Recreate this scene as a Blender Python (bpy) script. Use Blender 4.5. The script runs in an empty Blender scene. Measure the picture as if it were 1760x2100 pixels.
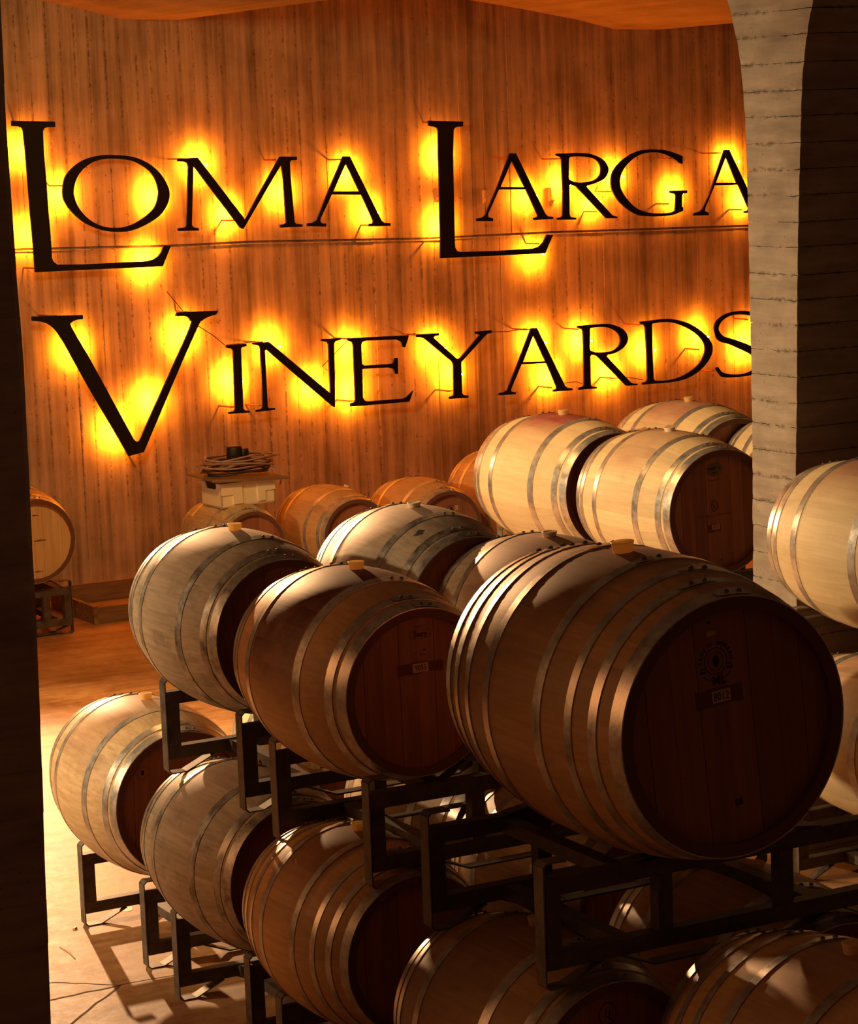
import bpy, math, random, json
from mathutils import Vector, Matrix
C = bpy.context.scene.collection
PI = math.pi
FLOOR = -3.33

# ---------------------------------------------------------------- camera, world, lights, exposure
scene = bpy.context.scene
cam_d = bpy.data.cameras.new('camera'); cam = bpy.data.objects.new('camera', cam_d); C.objects.link(cam)
CF, YAW, PITCH, ROLL = 5384.788, 0.493682, 0.146931, -0.038136
f_ = Vector((math.sin(YAW), math.cos(YAW), 0)); r_ = Vector((math.cos(YAW), -math.sin(YAW), 0)); u_ = Vector((0, 0, 1))
f2 = f_*math.cos(PITCH) - u_*math.sin(PITCH); u2 = u_*math.cos(PITCH) + f_*math.sin(PITCH)
r3 = r_*math.cos(ROLL) + u2*math.sin(ROLL); u3 = u2*math.cos(ROLL) - r_*math.sin(ROLL)
m = Matrix((r3, u3, -f2)).transposed().to_4x4(); cam.matrix_world = m
cam_d.sensor_fit = 'VERTICAL'; cam_d.sensor_height = 36.0; cam_d.lens = CF/2100*36.0
cam_d.clip_start = 0.1; cam_d.clip_end = 200
scene.camera = cam

world = bpy.data.worlds.new('world'); scene.world = world; world.use_nodes = True
world.node_tree.nodes['Background'].inputs[0].default_value = (1.0, 0.42, 0.2, 1)
world.node_tree.nodes['Background'].inputs[1].default_value = 0.040

def aim(o, target):
    d = Vector(target) - o.location
    o.rotation_euler = d.to_track_quat('-Z', 'Y').to_euler()
def lamp(name, kind, loc, target, power, col, size, spot=None, blend=.3):
    d = bpy.data.lights.new(name, kind); d.energy = power; d.color = col
    if kind == 'AREA': d.shape = 'DISK'; d.size = size
    else: d.shadow_soft_size = size
    if kind == 'SPOT': d.spot_size = spot; d.spot_blend = blend
    o = bpy.data.objects.new(name, d); C.objects.link(o); o.location = loc; aim(o, target); return o
# the cellar's spotlight at the far left, shining back along the rows towards the camera
lamp('row_spotlight', 'SPOT', (5.35, 17.1, -1.0), (3.7, 9.2, -3.2), 2500, (1.0, 0.57, 0.27), 0.05, math.radians(56), .8)
# added second spotlight, unseen beyond the dark pillar, to light the nearest upper stack
lamp('added_stack_spot', 'SPOT', (5.6, 17.2, 0.35), (4.1, 6.7, -1.45), 5400, (1.0, 0.53, 0.23), 0.04, math.radians(13), .8)
# the spotlight in the aisle at the left, level with the upper barrels
lamp('aisle_spotlight', 'SPOT', (-2.0, 11.2, 0.5), (6.4, 11.4, -2.2), 2900, (1.0, 0.74, 0.42), 0.10, math.radians(56), .95)
# added soft fill from the left, lifting the barrels' left sides; no real lamp
lamp('aisle_fill', 'AREA', (-2.8, 10.4, 0.2), (4.2, 7.6, -2.4), 105, (1.0, 0.42, 0.15), 3.0)
# added unseen spot, brightening the clear floor in front of the back wall
lamp('floor_fill_spot', 'SPOT', (4.7, 13.3, 0.9), (4.7, 13.2, -3.3), 620, (1.0, 0.56, 0.20), 0.06, math.radians(56), .4)
# added unseen area fill for the crate and barrels by the back wall
lamp('back_fill', 'AREA', (4.6, 12.0, 0.9), (6.3, 15.6, -3.1), 125, (1.0, 0.50, 0.15), .5)

vs = scene.view_settings; scene.display_settings.display_device = 'sRGB'
vs.view_transform = 'Standard'; vs.look = 'None'; vs.gamma = 1; vs.use_curve_mapping = False; vs.exposure = 0.0

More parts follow.
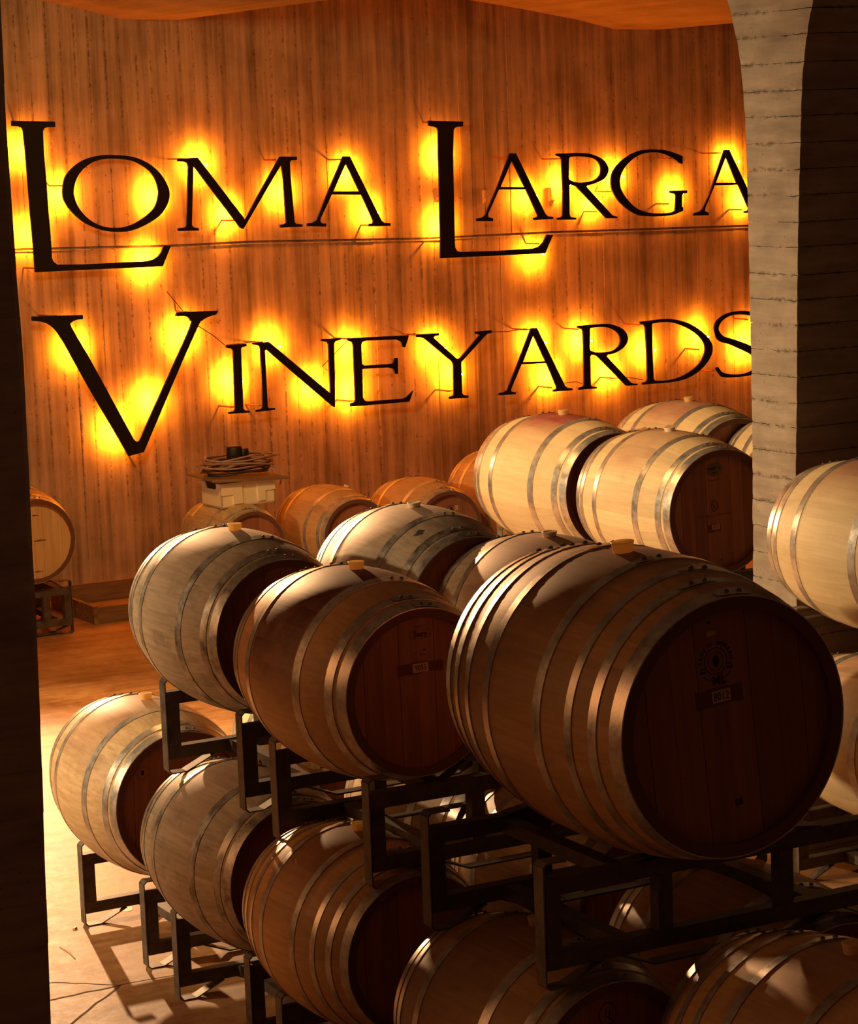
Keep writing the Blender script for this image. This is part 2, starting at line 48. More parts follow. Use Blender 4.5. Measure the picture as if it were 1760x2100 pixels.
D = json.loads('''{"letters":{"L1":[[[-0.12,0.127],[0.219,0.11],[0.219,0.072],[0.157,0.073],[0.133,0.067],[0.12,0.047],[0.117,-0.111],[0.125,-0.344],[0.126,-0.531],[0.131,-0.656],[0.133,-0.757],[0.132,-0.843],[0.143,-0.871],[0.173,-0.893],[0.386,-0.904],[0.91,-0.913],[0.957,-0.905],[1.0,-0.884],[1.03,-0.853],[1.051,-0.81],[1.11,-0.814],[1.075,-0.88],[1.033,-0.957],[0.944,-0.957],[0.33,-0.942],[-0.006,-0.936],[-0.008,-0.811],[-0.016,-0.555],[-0.02,-0.384],[-0.025,-0.168],[-0.031,-0.029],[-0.034,0.052],[-0.043,0.075],[-0.072,0.086],[-0.121,0.089]]],"O":[[[0.678,-0.14],[0.728,-0.144],[0.781,-0.15],[0.832,-0.159],[0.877,-0.173],[0.919,-0.19],[0.958,-0.21],[0.994,-0.234],[1.026,-0.261],[1.055,-0.29],[1.078,-0.32],[1.096,-0.351],[1.11,-0.38],[1.118,-0.403],[1.122,-0.424],[1.122,-0.445],[1.118,-0.468],[1.11,-0.491],[1.097,-0.516],[1.079,-0.541],[1.056,-0.568],[1.027,-0.592],[0.989,-0.615],[0.946,-0.636],[0.902,-0.654],[0.861,-0.668],[0.82,-0.679],[0.781,-0.687],[0.744,-0.691],[0.708,-0.691],[0.671,-0.689],[0.633,-0.686],[0.594,-0.68],[0.554,-0.671],[0.51,-0.657],[0.465,-0.638],[0.422,-0.617],[0.382,-0.59],[0.344,-0.559],[0.312,-0.528],[0.287,-0.499],[0.269,-0.471],[0.255,-0.444],[0.248,-0.419],[0.247,-0.397],[0.248,-0.373],[0.252,-0.345],[0.259,-0.316],[0.27,-0.288],[0.286,-0.264],[0.307,-0.242],[0.332,-0.221],[0.362,-0.201],[0.396,-0.182],[0.434,-0.166],[0.474,-0.154],[0.518,-0.145],[0.561,-0.14],[0.599,-0.137],[0.637,-0.138]],[[0.686,-0.168],[0.726,-0.171],[0.771,-0.177],[0.812,-0.185],[0.848,-0.196],[0.88,-0.211],[0.91,-0.228],[0.94,-0.248],[0.967,-0.27],[0.989,-0.295],[1.006,-0.324],[1.018,-0.355],[1.026,-0.384],[1.03,-0.407],[1.03,-0.426],[1.026,-0.448],[1.018,-0.475],[1.006,-0.504],[0.989,-0.53],[0.966,-0.553],[0.938,-0.574],[0.906,-0.594],[0.868,-0.614],[0.825,-0.633],[0.783,-0.647],[0.746,-0.655],[0.71,-0.659],[0.673,-0.659],[0.634,-0.657],[0.594,-0.652],[0.556,-0.643],[0.519,-0.629],[0.483,-0.611],[0.451,-0.59],[0.422,-0.566],[0.397,-0.539],[0.376,-0.512],[0.36,-0.485],[0.348,-0.457],[0.341,-0.432],[0.336,-0.41],[0.335,-0.391],[0.338,-0.369],[0.344,-0.344],[0.354,-0.317],[0.367,-0.292],[0.382,-0.271],[0.4,-0.251],[0.42,-0.232],[0.446,-0.214],[0.474,-0.198],[0.504,-0.184],[0.534,-0.176],[0.565,-0.17],[0.595,-0.167],[0.624,-0.165],[0.653,-0.166]]],"M":[[[1.204,-0.188],[1.244,-0.185],[1.376,-0.186],[1.757,-0.654],[2.093,-0.205],[2.244,-0.211],[2.243,-0.236],[2.189,-0.237],[2.18,-0.254],[2.18,-0.357],[2.198,-0.7],[2.213,-0.713],[2.267,-0.719],[2.266,-0.737],[2.067,-0.734],[2.068,-0.712],[2.108,-0.708],[2.123,-0.696],[2.12,-0.623],[2.114,-0.375],[2.104,-0.277],[2.097,-0.269],[1.741,-0.725],[1.714,-0.715],[1.339,-0.246],[1.334,-0.261],[1.297,-0.673],[1.314,-0.692],[1.355,-0.698],[1.354,-0.716],[1.177,-0.711],[1.179,-0.689],[1.238,-0.688],[1.25,-0.67],[1.292,-0.249],[1.283,-0.221],[1.26,-0.211],[1.205,-0.206]]],"A1":[[[2.665,-0.225],[2.726,-0.227],[2.999,-0.731],[3.024,-0.748],[3.082,-0.752],[3.081,-0.775],[2.88,-0.767],[2.881,-0.748],[2.913,-0.746],[2.921,-0.727],[2.821,-0.523],[2.546,-0.508],[2.435,-0.681],[2.431,-0.707],[2.446,-0.721],[2.484,-0.725],[2.48,-0.748],[2.309,-0.735],[2.312,-0.714],[2.358,-0.712],[2.397,-0.695],[2.481,-0.542]],[[2.688,-0.279],[2.803,-0.496],[2.56,-0.486]]],"L2":[[[3.483,0.02],[3.819,0.002],[3.816,-0.036],[3.757,-0.037],[3.733,-0.046],[3.723,-0.065],[3.709,-0.254],[3.706,-0.366],[3.7,-0.659],[3.696,-0.919],[3.696,-0.976],[3.713,-1.003],[3.746,-1.014],[4.121,-1.027],[4.483,-1.03],[4.54,-1.019],[4.588,-0.983],[4.624,-0.927],[4.69,-0.931],[4.646,-1.004],[4.604,-1.075],[4.515,-1.074],[3.55,-1.052],[3.557,-0.911],[3.561,-0.652],[3.567,-0.36],[3.567,-0.223],[3.574,-0.064],[3.565,-0.043],[3.542,-0.031],[3.482,-0.021]]],"A2":[[[4.275,-0.262],[4.335,-0.264],[4.617,-0.758],[4.642,-0.781],[4.697,-0.786],[4.696,-0.804],[4.498,-0.803],[4.496,-0.785],[4.527,-0.781],[4.539,-0.767],[4.425,-0.555],[4.151,-0.543],[4.036,-0.728],[4.035,-0.75],[4.053,-0.762],[4.082,-0.767],[4.081,-0.79],[3.912,-0.781],[3.914,-0.76],[3.961,-0.759],[3.994,-0.748],[4.012,-0.727],[4.131,-0.531]],[[4.292,-0.318],[4.414,-0.535],[4.168,-0.523]]],"R1":[[[4.747,-0.282],[4.839,-0.283],[4.931,-0.283],[5.009,-0.286],[5.063,-0.29],[5.102,-0.297],[5.137,-0.306],[5.175,-0.318],[5.21,-0.333],[5.239,-0.35],[5.263,-0.369],[5.281,-0.391],[5.292,-0.411],[5.296,-0.429],[5.294,-0.445],[5.288,-0.461],[5.277,-0.477],[5.261,-0.494],[5.24,-0.508],[5.21,-0.52],[5.174,-0.53],[5.142,-0.539],[5.116,-0.544],[5.093,-0.547],[5.07,-0.55],[5.053,-0.561],[5.321,-0.805],[5.347,-0.815],[5.377,-0.82],[5.374,-0.833],[5.259,-0.829],[4.948,-0.555],[4.929,-0.546],[4.891,-0.534],[4.875,-0.542],[4.869,-0.777],[4.881,-0.798],[4.936,-0.807],[4.935,-0.822],[4.736,-0.814],[4.739,-0.796],[4.779,-0.795],[4.795,-0.781],[4.806,-0.597],[4.803,-0.333],[4.791,-0.311],[4.749,-0.298]],[[4.887,-0.315],[4.913,-0.313],[4.94,-0.312],[4.97,-0.313],[5.007,-0.315],[5.048,-0.319],[5.085,-0.324],[5.115,-0.33],[5.14,-0.337],[5.162,-0.347],[5.18,-0.36],[5.195,-0.376],[5.205,-0.393],[5.211,-0.411],[5.212,-0.43],[5.21,-0.447],[5.205,-0.463],[5.196,-0.478],[5.182,-0.491],[5.165,-0.502],[5.143,-0.511],[5.117,-0.518],[5.084,-0.522],[5.048,-0.524],[5.013,-0.525],[4.982,-0.523],[4.953,-0.52],[4.924,-0.516],[4.88,-0.498],[4.871,-0.482],[4.88,-0.326]]],"G":[[[6.107,-0.353],[6.105,-0.421],[6.075,-0.414],[6.05,-0.397],[6.024,-0.38],[5.996,-0.364],[5.962,-0.349],[5.924,-0.335],[5.889,-0.324],[5.858,-0.317],[5.828,-0.313],[5.795,-0.311],[5.757,-0.31],[5.715,-0.312],[5.675,-0.316],[5.638,-0.325],[5.602,-0.337],[5.567,-0.352],[5.533,-0.372],[5.5,-0.395],[5.473,-0.418],[5.452,-0.441],[5.436,-0.464],[5.424,-0.486],[5.417,-0.506],[5.413,-0.525],[5.413,-0.545],[5.415,-0.568],[5.421,-0.591],[5.433,-0.616],[5.452,-0.644],[5.476,-0.672],[5.503,-0.699],[5.53,-0.723],[5.559,-0.745],[5.593,-0.764],[5.633,-0.781],[5.678,-0.795],[5.725,-0.806],[5.775,-0.813],[5.827,-0.816],[5.873,-0.818],[5.91,-0.819],[5.942,-0.818],[5.968,-0.816],[5.985,-0.813],[5.997,-0.809],[6.009,-0.805],[6.016,-0.775],[6.024,-0.679],[6.013,-0.663],[5.959,-0.652],[5.957,-0.634],[6.15,-0.639],[6.149,-0.663],[6.102,-0.665],[6.092,-0.677],[6.085,-0.773],[6.102,-0.781],[6.098,-0.809],[6.064,-0.818],[6.03,-0.827],[5.994,-0.835],[5.955,-0.839],[5.914,-0.841],[5.872,-0.842],[5.828,-0.841],[5.783,-0.84],[5.737,-0.837],[5.692,-0.833],[5.648,-0.829],[5.604,-0.82],[5.564,-0.805],[5.524,-0.786],[5.487,-0.764],[5.45,-0.739],[5.415,-0.712],[5.384,-0.684],[5.361,-0.656],[5.342,-0.629],[5.328,-0.601],[5.32,-0.574],[5.317,-0.547],[5.318,-0.521],[5.321,-0.498],[5.327,-0.476],[5.34,-0.453],[5.361,-0.427],[5.389,-0.401],[5.422,-0.377],[5.459,-0.354],[5.501,-0.334],[5.542,-0.316],[5.582,-0.304],[5.622,-0.294],[5.663,-0.288],[5.702,-0.285],[5.742,-0.284],[5.783,-0.285],[5.827,-0.288],[5.873,-0.291],[5.917,-0.297],[5.955,-0.305],[5.991,-0.315],[6.024,-0.324],[6.053,-0.334],[6.08,-0.343]]],"A3":[[[6.581,-0.321],[6.637,-0.321],[6.949,-0.836],[6.973,-0.851],[7.027,-0.856],[7.026,-0.874],[6.798,-0.861],[6.799,-0.846],[6.834,-0.844],[6.849,-0.828],[6.734,-0.619],[6.462,-0.612],[6.352,-0.791],[6.344,-0.822],[6.389,-0.842],[6.385,-0.861],[6.212,-0.854],[6.216,-0.834],[6.285,-0.824],[6.317,-0.8],[6.397,-0.691]],[[6.598,-0.376],[6.715,-0.6],[6.476,-0.59]]],"V":[[[-0.053,-1.244],[0.352,-1.263],[0.352,-1.293],[0.332,-1.293],[0.313,-1.293],[0.296,-1.295],[0.281,-1.298],[0.269,-1.303],[0.26,-1.31],[0.252,-1.313],[0.247,-1.319],[0.256,-1.344],[0.286,-1.4],[0.329,-1.475],[0.373,-1.55],[0.714,-2.197],[0.723,-2.205],[0.731,-2.213],[0.739,-2.217],[0.746,-2.216],[0.753,-2.211],[0.76,-2.206],[1.005,-1.808],[1.09,-1.668],[1.176,-1.527],[1.236,-1.423],[1.256,-1.379],[1.25,-1.373],[1.242,-1.37],[1.238,-1.359],[1.233,-1.351],[1.225,-1.344],[1.215,-1.339],[1.202,-1.335],[1.19,-1.332],[1.121,-1.327],[1.134,-1.301],[1.485,-1.314],[1.467,-1.341],[1.443,-1.345],[1.42,-1.349],[1.398,-1.354],[1.378,-1.361],[1.36,-1.368],[1.344,-1.377],[1.335,-1.38],[1.329,-1.383],[1.31,-1.411],[1.269,-1.478],[1.214,-1.569],[1.159,-1.659],[0.792,-2.297],[0.666,-2.314],[0.359,-1.768],[0.183,-1.438],[0.165,-1.41],[0.148,-1.381],[0.13,-1.356],[0.112,-1.337],[0.093,-1.321],[0.074,-1.309],[0.056,-1.299],[0.038,-1.293],[0.018,-1.287],[-0.005,-1.282],[-0.029,-1.278],[-0.053,-1.274]]],"I":[[[1.54,-1.577],[1.719,-1.578],[1.718,-1.597],[1.676,-1.601],[1.668,-1.615],[1.667,-1.812],[1.664,-2.059],[1.676,-2.074],[1.721,-2.083],[1.718,-2.096],[1.534,-2.088],[1.534,-2.076],[1.579,-2.072],[1.594,-2.057],[1.595,-1.897],[1.6,-1.623],[1.59,-1.605],[1.541,-1.595]]],"N":[[[1.771,-1.577],[1.919,-1.581],[2.452,-2.016],[2.457,-1.642],[2.444,-1.622],[2.392,-1.61],[2.395,-1.597],[2.575,-1.603],[2.574,-1.615],[2.523,-1.622],[2.508,-1.637],[2.502,-1.884],[2.491,-2.127],[2.475,-2.121],[2.313,-1.987],[1.958,-1.689],[1.896,-1.637],[1.88,-1.642],[1.879,-1.738],[1.881,-2.07],[1.893,-2.08],[1.946,-2.083],[1.945,-2.096],[1.774,-2.097],[1.775,-2.082],[1.822,-2.079],[1.836,-2.066],[1.84,-1.827],[1.84,-1.625],[1.833,-1.604],[1.811,-1.595],[1.774,-1.588]]],"E":[[[2.636,-1.609],[3.214,-1.631],[3.2,-1.668],[3.174,-1.723],[3.151,-1.716],[3.141,-1.677],[3.101,-1.655],[2.801,-1.641],[2.769,-1.648],[2.759,-1.671],[2.76,-1.817],[2.78,-1.831],[2.999,-1.84],[3.052,-1.837],[3.071,-1.798],[3.1,-1.799],[3.098,-1.924],[3.071,-1.922],[3.053,-1.88],[3.009,-1.866],[2.784,-1.857],[2.761,-1.859],[2.754,-2.076],[2.772,-2.104],[2.812,-2.112],[3.137,-2.121],[3.173,-2.11],[3.236,-2.068],[3.195,-2.151],[2.73,-2.14],[2.636,-2.136],[2.638,-2.111],[2.669,-2.108],[2.684,-2.094],[2.685,-1.9],[2.686,-1.665],[2.675,-1.641],[2.639,-1.628]]],"Y":[[[3.29,-1.631],[3.507,-1.637],[3.507,-1.655],[3.468,-1.656],[3.454,-1.67],[3.667,-1.849],[3.688,-1.857],[3.708,-1.848],[3.906,-1.687],[3.901,-1.676],[3.862,-1.671],[3.858,-1.653],[4.03,-1.654],[4.029,-1.675],[3.989,-1.679],[3.967,-1.692],[3.72,-1.88],[3.715,-1.893],[3.714,-2.131],[3.73,-2.148],[3.776,-2.156],[3.775,-2.172],[3.588,-2.166],[3.587,-2.148],[3.62,-2.144],[3.634,-2.132],[3.638,-1.895],[3.627,-1.872],[3.495,-1.769],[3.365,-1.667],[3.328,-1.655],[3.29,-1.652]]],"A4":[[[4.434,-1.67],[4.493,-1.672],[4.769,-2.168],[4.792,-2.185],[4.844,-2.193],[4.843,-2.209],[4.645,-2.203],[4.643,-2.188],[4.675,-2.185],[4.681,-2.169],[4.583,-1.964],[4.322,-1.952],[4.209,-2.14],[4.205,-2.158],[4.222,-2.166],[4.253,-2.171],[4.253,-2.189],[4.081,-2.182],[4.084,-2.164],[4.131,-2.162],[4.166,-2.15],[4.263,-1.983],[4.424,-1.687]],[[4.455,-1.724],[4.572,-1.948],[4.336,-1.936]]],"R2":[[[4.915,-1.688],[5.012,-1.688],[5.11,-1.689],[5.189,-1.691],[5.238,-1.694],[5.267,-1.698],[5.296,-1.706],[5.334,-1.718],[5.372,-1.733],[5.403,-1.75],[5.426,-1.771],[5.443,-1.793],[5.453,-1.814],[5.455,-1.833],[5.45,-1.851],[5.441,-1.869],[5.427,-1.885],[5.408,-1.901],[5.385,-1.915],[5.358,-1.926],[5.328,-1.936],[5.3,-1.943],[5.276,-1.946],[5.255,-1.948],[5.234,-1.949],[5.218,-1.961],[5.472,-2.2],[5.508,-2.214],[5.55,-2.218],[5.544,-2.23],[5.425,-2.225],[5.12,-1.953],[5.091,-1.939],[5.056,-1.936],[5.043,-1.947],[5.04,-2.184],[5.052,-2.197],[5.105,-2.204],[5.104,-2.218],[4.907,-2.212],[4.908,-2.194],[4.951,-2.19],[4.967,-2.178],[4.976,-1.854],[4.974,-1.736],[4.963,-1.712],[4.919,-1.703]],[[5.052,-1.714],[5.095,-1.714],[5.137,-1.713],[5.177,-1.715],[5.211,-1.72],[5.243,-1.726],[5.271,-1.736],[5.298,-1.748],[5.322,-1.762],[5.342,-1.778],[5.357,-1.796],[5.367,-1.816],[5.372,-1.835],[5.371,-1.854],[5.363,-1.873],[5.35,-1.889],[5.33,-1.903],[5.306,-1.915],[5.277,-1.923],[5.242,-1.926],[5.204,-1.926],[5.169,-1.925],[5.139,-1.923],[5.113,-1.92],[5.086,-1.916],[5.048,-1.901],[5.04,-1.878],[5.048,-1.723]]],"D":[[[5.592,-1.704],[5.69,-1.702],[5.787,-1.7],[5.869,-1.7],[5.92,-1.703],[5.955,-1.708],[5.992,-1.716],[6.04,-1.727],[6.091,-1.742],[6.14,-1.76],[6.188,-1.783],[6.235,-1.809],[6.277,-1.836],[6.313,-1.864],[6.345,-1.892],[6.369,-1.919],[6.386,-1.942],[6.396,-1.964],[6.399,-1.987],[6.397,-2.012],[6.388,-2.038],[6.371,-2.066],[6.344,-2.096],[6.308,-2.128],[6.267,-2.156],[6.22,-2.181],[6.167,-2.202],[6.114,-2.219],[6.059,-2.229],[6.004,-2.234],[5.95,-2.237],[5.9,-2.239],[5.851,-2.237],[5.801,-2.236],[5.595,-2.231],[5.598,-2.213],[5.636,-2.212],[5.655,-2.197],[5.657,-1.974],[5.648,-1.751],[5.628,-1.726],[5.596,-1.721]],[[5.726,-1.729],[5.756,-1.727],[5.785,-1.725],[5.818,-1.724],[5.857,-1.726],[5.899,-1.729],[5.942,-1.736],[5.983,-1.745],[6.024,-1.758],[6.065,-1.773],[6.107,-1.791],[6.15,-1.812],[6.188,-1.834],[6.222,-1.856],[6.251,-1.879],[6.274,-1.902],[6.293,-1.925],[6.306,-1.948],[6.313,-1.971],[6.314,-1.995],[6.308,-2.02],[6.295,-2.045],[6.276,-2.072],[6.25,-2.099],[6.217,-2.124],[6.176,-2.147],[6.127,-2.169],[6.077,-2.187],[6.027,-2.201],[5.975,-2.21],[5.926,-2.216],[5.883,-2.218],[5.843,-2.217],[5.802,-2.215],[5.741,-2.209],[5.726,-2.194],[5.721,-1.989],[5.722,-1.747]]],"S":[[[7.012,-1.782],[7.011,-1.821],[6.972,-1.815],[6.958,-1.801],[6.944,-1.788],[6.927,-1.776],[6.907,-1.765],[6.883,-1.755],[6.856,-1.747],[6.825,-1.739],[6.79,-1.732],[6.753,-1.728],[6.711,-1.724],[6.666,-1.722],[6.624,-1.725],[6.585,-1.733],[6.55,-1.746],[6.52,-1.76],[6.499,-1.777],[6.484,-1.796],[6.474,-1.813],[6.47,-1.827],[6.472,-1.839],[6.479,-1.852],[6.49,-1.867],[6.505,-1.883],[6.529,-1.898],[6.565,-1.911],[6.61,-1.923],[6.657,-1.937],[6.703,-1.952],[6.752,-1.969],[6.798,-1.986],[6.84,-2.003],[6.879,-2.02],[6.913,-2.039],[6.945,-2.061],[6.971,-2.084],[6.99,-2.107],[6.999,-2.129],[7.0,-2.15],[6.995,-2.17],[6.985,-2.19],[6.969,-2.208],[6.948,-2.224],[6.923,-2.238],[6.894,-2.249],[6.855,-2.257],[6.805,-2.261],[6.745,-2.262],[6.686,-2.261],[6.626,-2.259],[6.566,-2.256],[6.519,-2.249],[6.493,-2.241],[6.481,-2.23],[6.469,-2.216],[6.454,-2.199],[6.44,-2.179],[6.426,-2.159],[6.455,-2.155],[6.471,-2.173],[6.486,-2.191],[6.508,-2.206],[6.537,-2.217],[6.572,-2.225],[6.61,-2.232],[6.652,-2.236],[6.697,-2.239],[6.739,-2.238],[6.777,-2.234],[6.813,-2.227],[6.843,-2.217],[6.869,-2.205],[6.889,-2.191],[6.903,-2.177],[6.912,-2.163],[6.914,-2.149],[6.908,-2.134],[6.895,-2.118],[6.875,-2.1],[6.847,-2.081],[6.809,-2.062],[6.764,-2.042],[6.719,-2.023],[6.675,-2.004],[6.632,-1.986],[6.591,-1.97],[6.552,-1.958],[6.515,-1.949],[6.483,-1.937],[6.459,-1.922],[6.44,-1.905],[6.427,-1.885],[6.419,-1.861],[6.417,-1.835],[6.421,-1.809],[6.43,-1.787],[6.446,-1.766],[6.47,-1.747],[6.502,-1.73],[6.542,-1.714],[6.586,-1.703],[6.636,-1.697],[6.691,-1.695],[6.741,-1.695],[6.783,-1.698],[6.822,-1.704],[6.857,-1.711],[6.89,-1.72],[6.92,-1.73],[6.947,-1.742],[6.971,-1.755],[6.991,-1.768]]]},"lights":{"L1":[[0.0409,-0.0907],[0.0479,-0.6755],[0.9829,-0.9194]],"O":[[0.3045,-0.3978],[1.0859,-0.4515]],"M":[[1.4693,-0.2434],[1.711,-0.6148],[2.1929,-0.4664]],"A1":[[2.8035,-0.3598],[2.985,-0.6679]],"L2":[[3.6918,-0.2515],[3.6759,-0.8026],[4.6068,-1.0813]],"A2":[[4.5553,-0.6132]],"R1":[[4.9092,-0.5384],[5.2243,-0.6964]],"G":[[5.4789,-0.4952],[6.1359,-0.6581]],"A3":[[6.7725,-0.4251],[6.9284,-0.7488]],"V":[[0.3545,-1.5068],[1.2687,-1.4897],[0.9695,-1.9427],[0.6573,-2.1294]],"I":[[1.6823,-1.8607]],"N":[[2.0365,-1.6238],[2.406,-1.9697]],"E":[[2.7616,-1.7084],[2.7542,-2.0313]],"Y":[[3.5877,-1.7674],[3.7425,-1.9833]],"A4":[[4.6029,-1.7972],[4.7397,-2.0895]],"R2":[[5.0876,-1.8235],[5.3673,-2.1113]],"D":[[5.7762,-1.9562],[6.3799,-1.8918]],"S":[[6.9105,-2.0182],[7.086,-1.9511]]},"brackets":{"L1":[[-0.0066,0.1081],[0.002,-0.9074]],"O":[[0.2449,-0.3404]],"M":[[1.2328,-0.1899],[2.0737,-0.2294],[1.671,-0.6585]],"A1":[[2.6518,-0.248],[2.9302,-0.7614]],"L2":[[3.5682,0.007],[3.5394,-0.9231],[4.5597,-0.9968]],"A2":[[4.2401,-0.2937]],"R1":[[4.7482,-0.3248],[5.1727,-0.7691]],"G":[[5.9597,-0.7435],[5.2932,-0.6118],[6.0043,-0.3689]],"A3":[[6.4994,-0.3428],[6.7887,-0.8333]],"V":[[0.0992,-1.2519],[1.2408,-1.3071],[0.7543,-2.3047]],"I":[[1.5704,-2.0413]],"N":[[1.821,-1.5759],[1.803,-2.0522]],"E":[[2.6448,-1.6151],[2.6429,-2.0969]],"Y":[[3.3068,-1.6365],[3.5952,-2.1037]],"A4":[[4.3911,-1.6774],[4.6448,-2.1707]],"R2":[[4.9247,-1.7143],[5.3114,-2.1532]],"D":[[5.5873,-1.7283],[6.2612,-1.9908]],"S":[[6.3782,-2.1839],[6.8313,-1.7758]]},"joint":[[-0.0937,-0.771],[-0.0167,-0.772],[1.3297,-0.8218],[1.8626,-0.8268],[3.5422,-0.8952],[4.8276,-0.9154],[5.6655,-0.9407],[6.9966,-0.9789],[7.4028,-0.9877]],"top":[[-0.0424,1.0992],[0.2545,0.964],[0.6407,0.8872],[0.8765,0.8305],[0.9365,0.8231],[1.3862,0.8162],[1.533,0.8327],[1.9611,0.9082],[2.3983,0.9567],[2.8488,1.0467],[3.4466,1.0648],[4.0595,0.951],[4.5474,0.8839],[5.1509,0.7907],[5.5538,0.7084],[6.0441,0.6996],[6.3175,0.7414],[6.8477,0.8269],[7.4509,0.9393],[8.0425,1.0637]],"box":[[4.1523,-0.5983],[3.6773,-0.5646],[4.8295,-0.6101]],"cables":[[[1.072,-1.1451],[1.1997,-1.2969]],[[1.3183,-1.4135],[1.4485,-1.4957],[1.5458,-1.5759]],[[1.5543,-1.5766],[1.6786,-1.5756],[1.8171,-1.5683]],[[3.2175,-1.6296],[3.2979,-1.6244]],[[4.0433,-1.6703],[4.2161,-1.6797],[4.4015,-1.6704]],[[4.7791,-2.1467],[4.9082,-2.1461],[4.9697,-2.1676]],[[5.3114,-2.1532],[5.4708,-2.159],[5.6306,-2.1935]],[[2.6626,-1.624],[2.5306,-1.7184],[2.4086,-1.8092],[2.4564,-1.8433]]],"lp":[[2.6071,0.477],[2.6048,0.3948],[2.6002,0.0492],[2.6035,-0.386],[2.6091,-0.6039],[2.6055,-0.8979],[2.6014,-1.1936],[2.6018,-1.3078],[2.5976,-1.5176],[2.5883,-1.924],[2.5796,-2.1967],[2.5764,-2.3768],[2.5698,-2.6434],[2.5644,-2.8073]],"rpL":[[9.8208,0.6212],[9.7468,0.4891],[9.6985,0.3804],[9.6652,0.2728],[9.6372,0.1231],[9.6246,-0.0474],[9.6208,-0.3685],[9.617,-0.692],[9.6169,-1.1274],[9.6168,-1.4571],[9.6317,-2.0146],[9.6701,-3.2743]],"rpR":[[9.0398,0.5685],[9.1205,0.4527],[9.1539,0.353],[9.1766,0.2725],[9.2007,0.1506],[9.2151,0.007],[9.2267,-0.1583],[9.2431,-0.3664],[9.2561,-0.576],[9.2656,-0.7871],[9.2814,-1.2133],[9.2984,-1.5589],[9.3312,-3.3323]],"rpJ":[0.4207,0.3152,0.199,0.0802,-0.0285,-0.1438,-0.2575,-0.3694,-0.4839,-0.5923,-0.7118,-0.8232,-0.9327,-1.047,-1.1594,-1.2745,-1.3812,-1.4969,-1.6131,-1.7297,-1.8467,-1.9641,-2.0819,-2.2002,-2.3188,-2.4401,-2.5641,-2.6885,-2.8134,-2.9388,-3.0646,-3.1909,-3.3061],"heads":{"C":[[-0.017,0.152],[-0.013,0.108],[-0.011,0.071],[0.01,-0.181],[-0.027,0.242]],"B":[[0.016,0.186],[0.012,0.076],[0.025,0.129]],"N":[[-0.016,0.202],[-0.026,0.029],[-0.028,-0.031],[-0.023,-0.072]],"D":[[-0.163,0.139]],"W0":[[0.019,0.174],[0.054,-0.0],[0.023,-0.212]],"W3":[[0.055,0.132]]},"J":{"A":[3.9096,8.7838,0.9575,0.0115,0.2864,0.8341,0.0019,0.0725],"B":[3.8906,7.7536,0.9981,0.0017,0.273,0.8639,-0.0066,0.0363],"C":[3.9906,6.1972,1.2143,-0.0122,0.295,0.802,-0.0858,0.1324],"D":[3.9693,9.9203,1.0227,-0.017,0.2894,0.7738,0.0219,-0.0117],"E":[3.8761,8.6983,0.9651,0.0231,0.2833,0.8215,0.0558,0.0046],"F":[3.82,7.6808,0.9556,0.0229,0.272,0.812,-0.0021,0.0044],"G":[3.7375,6.3808,0.9853,0.035,0.2766,0.789,0.0009,0.0015],"H":[4.15,5.4183,1.1285,0.017,0.2883,0.8547,-0.0076,-0.0042],"K":[4.6747,8.7715,0.9587,-0.0029,0.2742,0.8592,-0.0526,0.0828],"L":[4.7698,7.9428,0.9745,0.0028,0.277,0.8672,-0.0309,0.0458],"M":[6.9774,11.464,1.0029,0.0153,0.2855,0.9025,-0.0153,-0.0059],"N":[7.0003,10.5093,0.9986,-0.0072,0.2951,0.8347,-0.0341,-0.0083],"O":[7.873,11.6266,0.9563,-0.0029,0.2838,0.8637,-0.0459,0.0093],"P":[8.0304,10.8002,0.935,-0.0001,0.2862,0.8807,0.0008,-0.0003],"Q":[6.8663,8.6832,1.0482,-0.0018,0.2857,0.8752,-0.0002,-0.0025],"R":[6.6098,9.2299,1.0044,0.0002,0.2871,0.8804,0.0001,-0.0001],"W0":[5.8917,16.9384,0.9857,-0.0001,0.2847,0.8787,-0.0006,0.0023],"W1":[7.1199,16.0514,0.8033,0.0024,0.2883,0.8737,0.0003,-0.0008],"W2":[7.798,15.8905,0.86,-0.0005,0.2807,0.8832,-0.0054,-0.0022],"W3":[8.4354,15.7608,0.8611,-0.004,0.2844,0.8737,0.0,0.0017],"W4":[9.1642,15.7186,1.0746,-0.0002,0.2873,0.8803,0.0007,0.0009]}}''')

# ---------------------------------------------------------------- materials
def nt(name):
    m = bpy.data.materials.new(name); m.use_nodes = True; t = m.node_tree
    b = t.nodes['Principled BSDF']; return m, t, b
def N(t, kind, **kw):
    n = t.nodes.new(kind)
    for k, v in kw.items():
        if k.startswith('i_'):
            n.inputs[k[2:].replace('_', ' ')].default_value = v
        else: setattr(n, k, v)
    return n
def ramp(t, src, stops):
    r = N(t, 'ShaderNodeValToRGB'); t.links.new(src, r.inputs[0])
    e = r.color_ramp.elements
    while len(e) < len(stops): e.new(.5)
    for el, (p, c) in zip(e, stops):
        el.position = p; el.color = (*c, 1) if len(c) == 3 else c
    return r
def mathn(t, op, a, b=None, clamp=False):
    n = N(t, 'ShaderNodeMath', operation=op); n.use_clamp = clamp
    for i, x in enumerate((a, b)):
        if x is None: continue
        if isinstance(x, (int, float)): n.inputs[i].default_value = x
        else: t.links.new(x, n.inputs[i])
    return n.outputs[0]
def mixc(t, fac, a, b, mode='MIX'):
    n = N(t, 'ShaderNodeMixRGB', blend_type=mode)
    for i, x in enumerate((fac, a, b)):
        if isinstance(x, (int, float)): n.inputs[i].default_value = x
        elif isinstance(x, tuple): n.inputs[i].default_value = (*x, 1)
        else: t.links.new(x, n.inputs[i])
    return n.outputs[0]
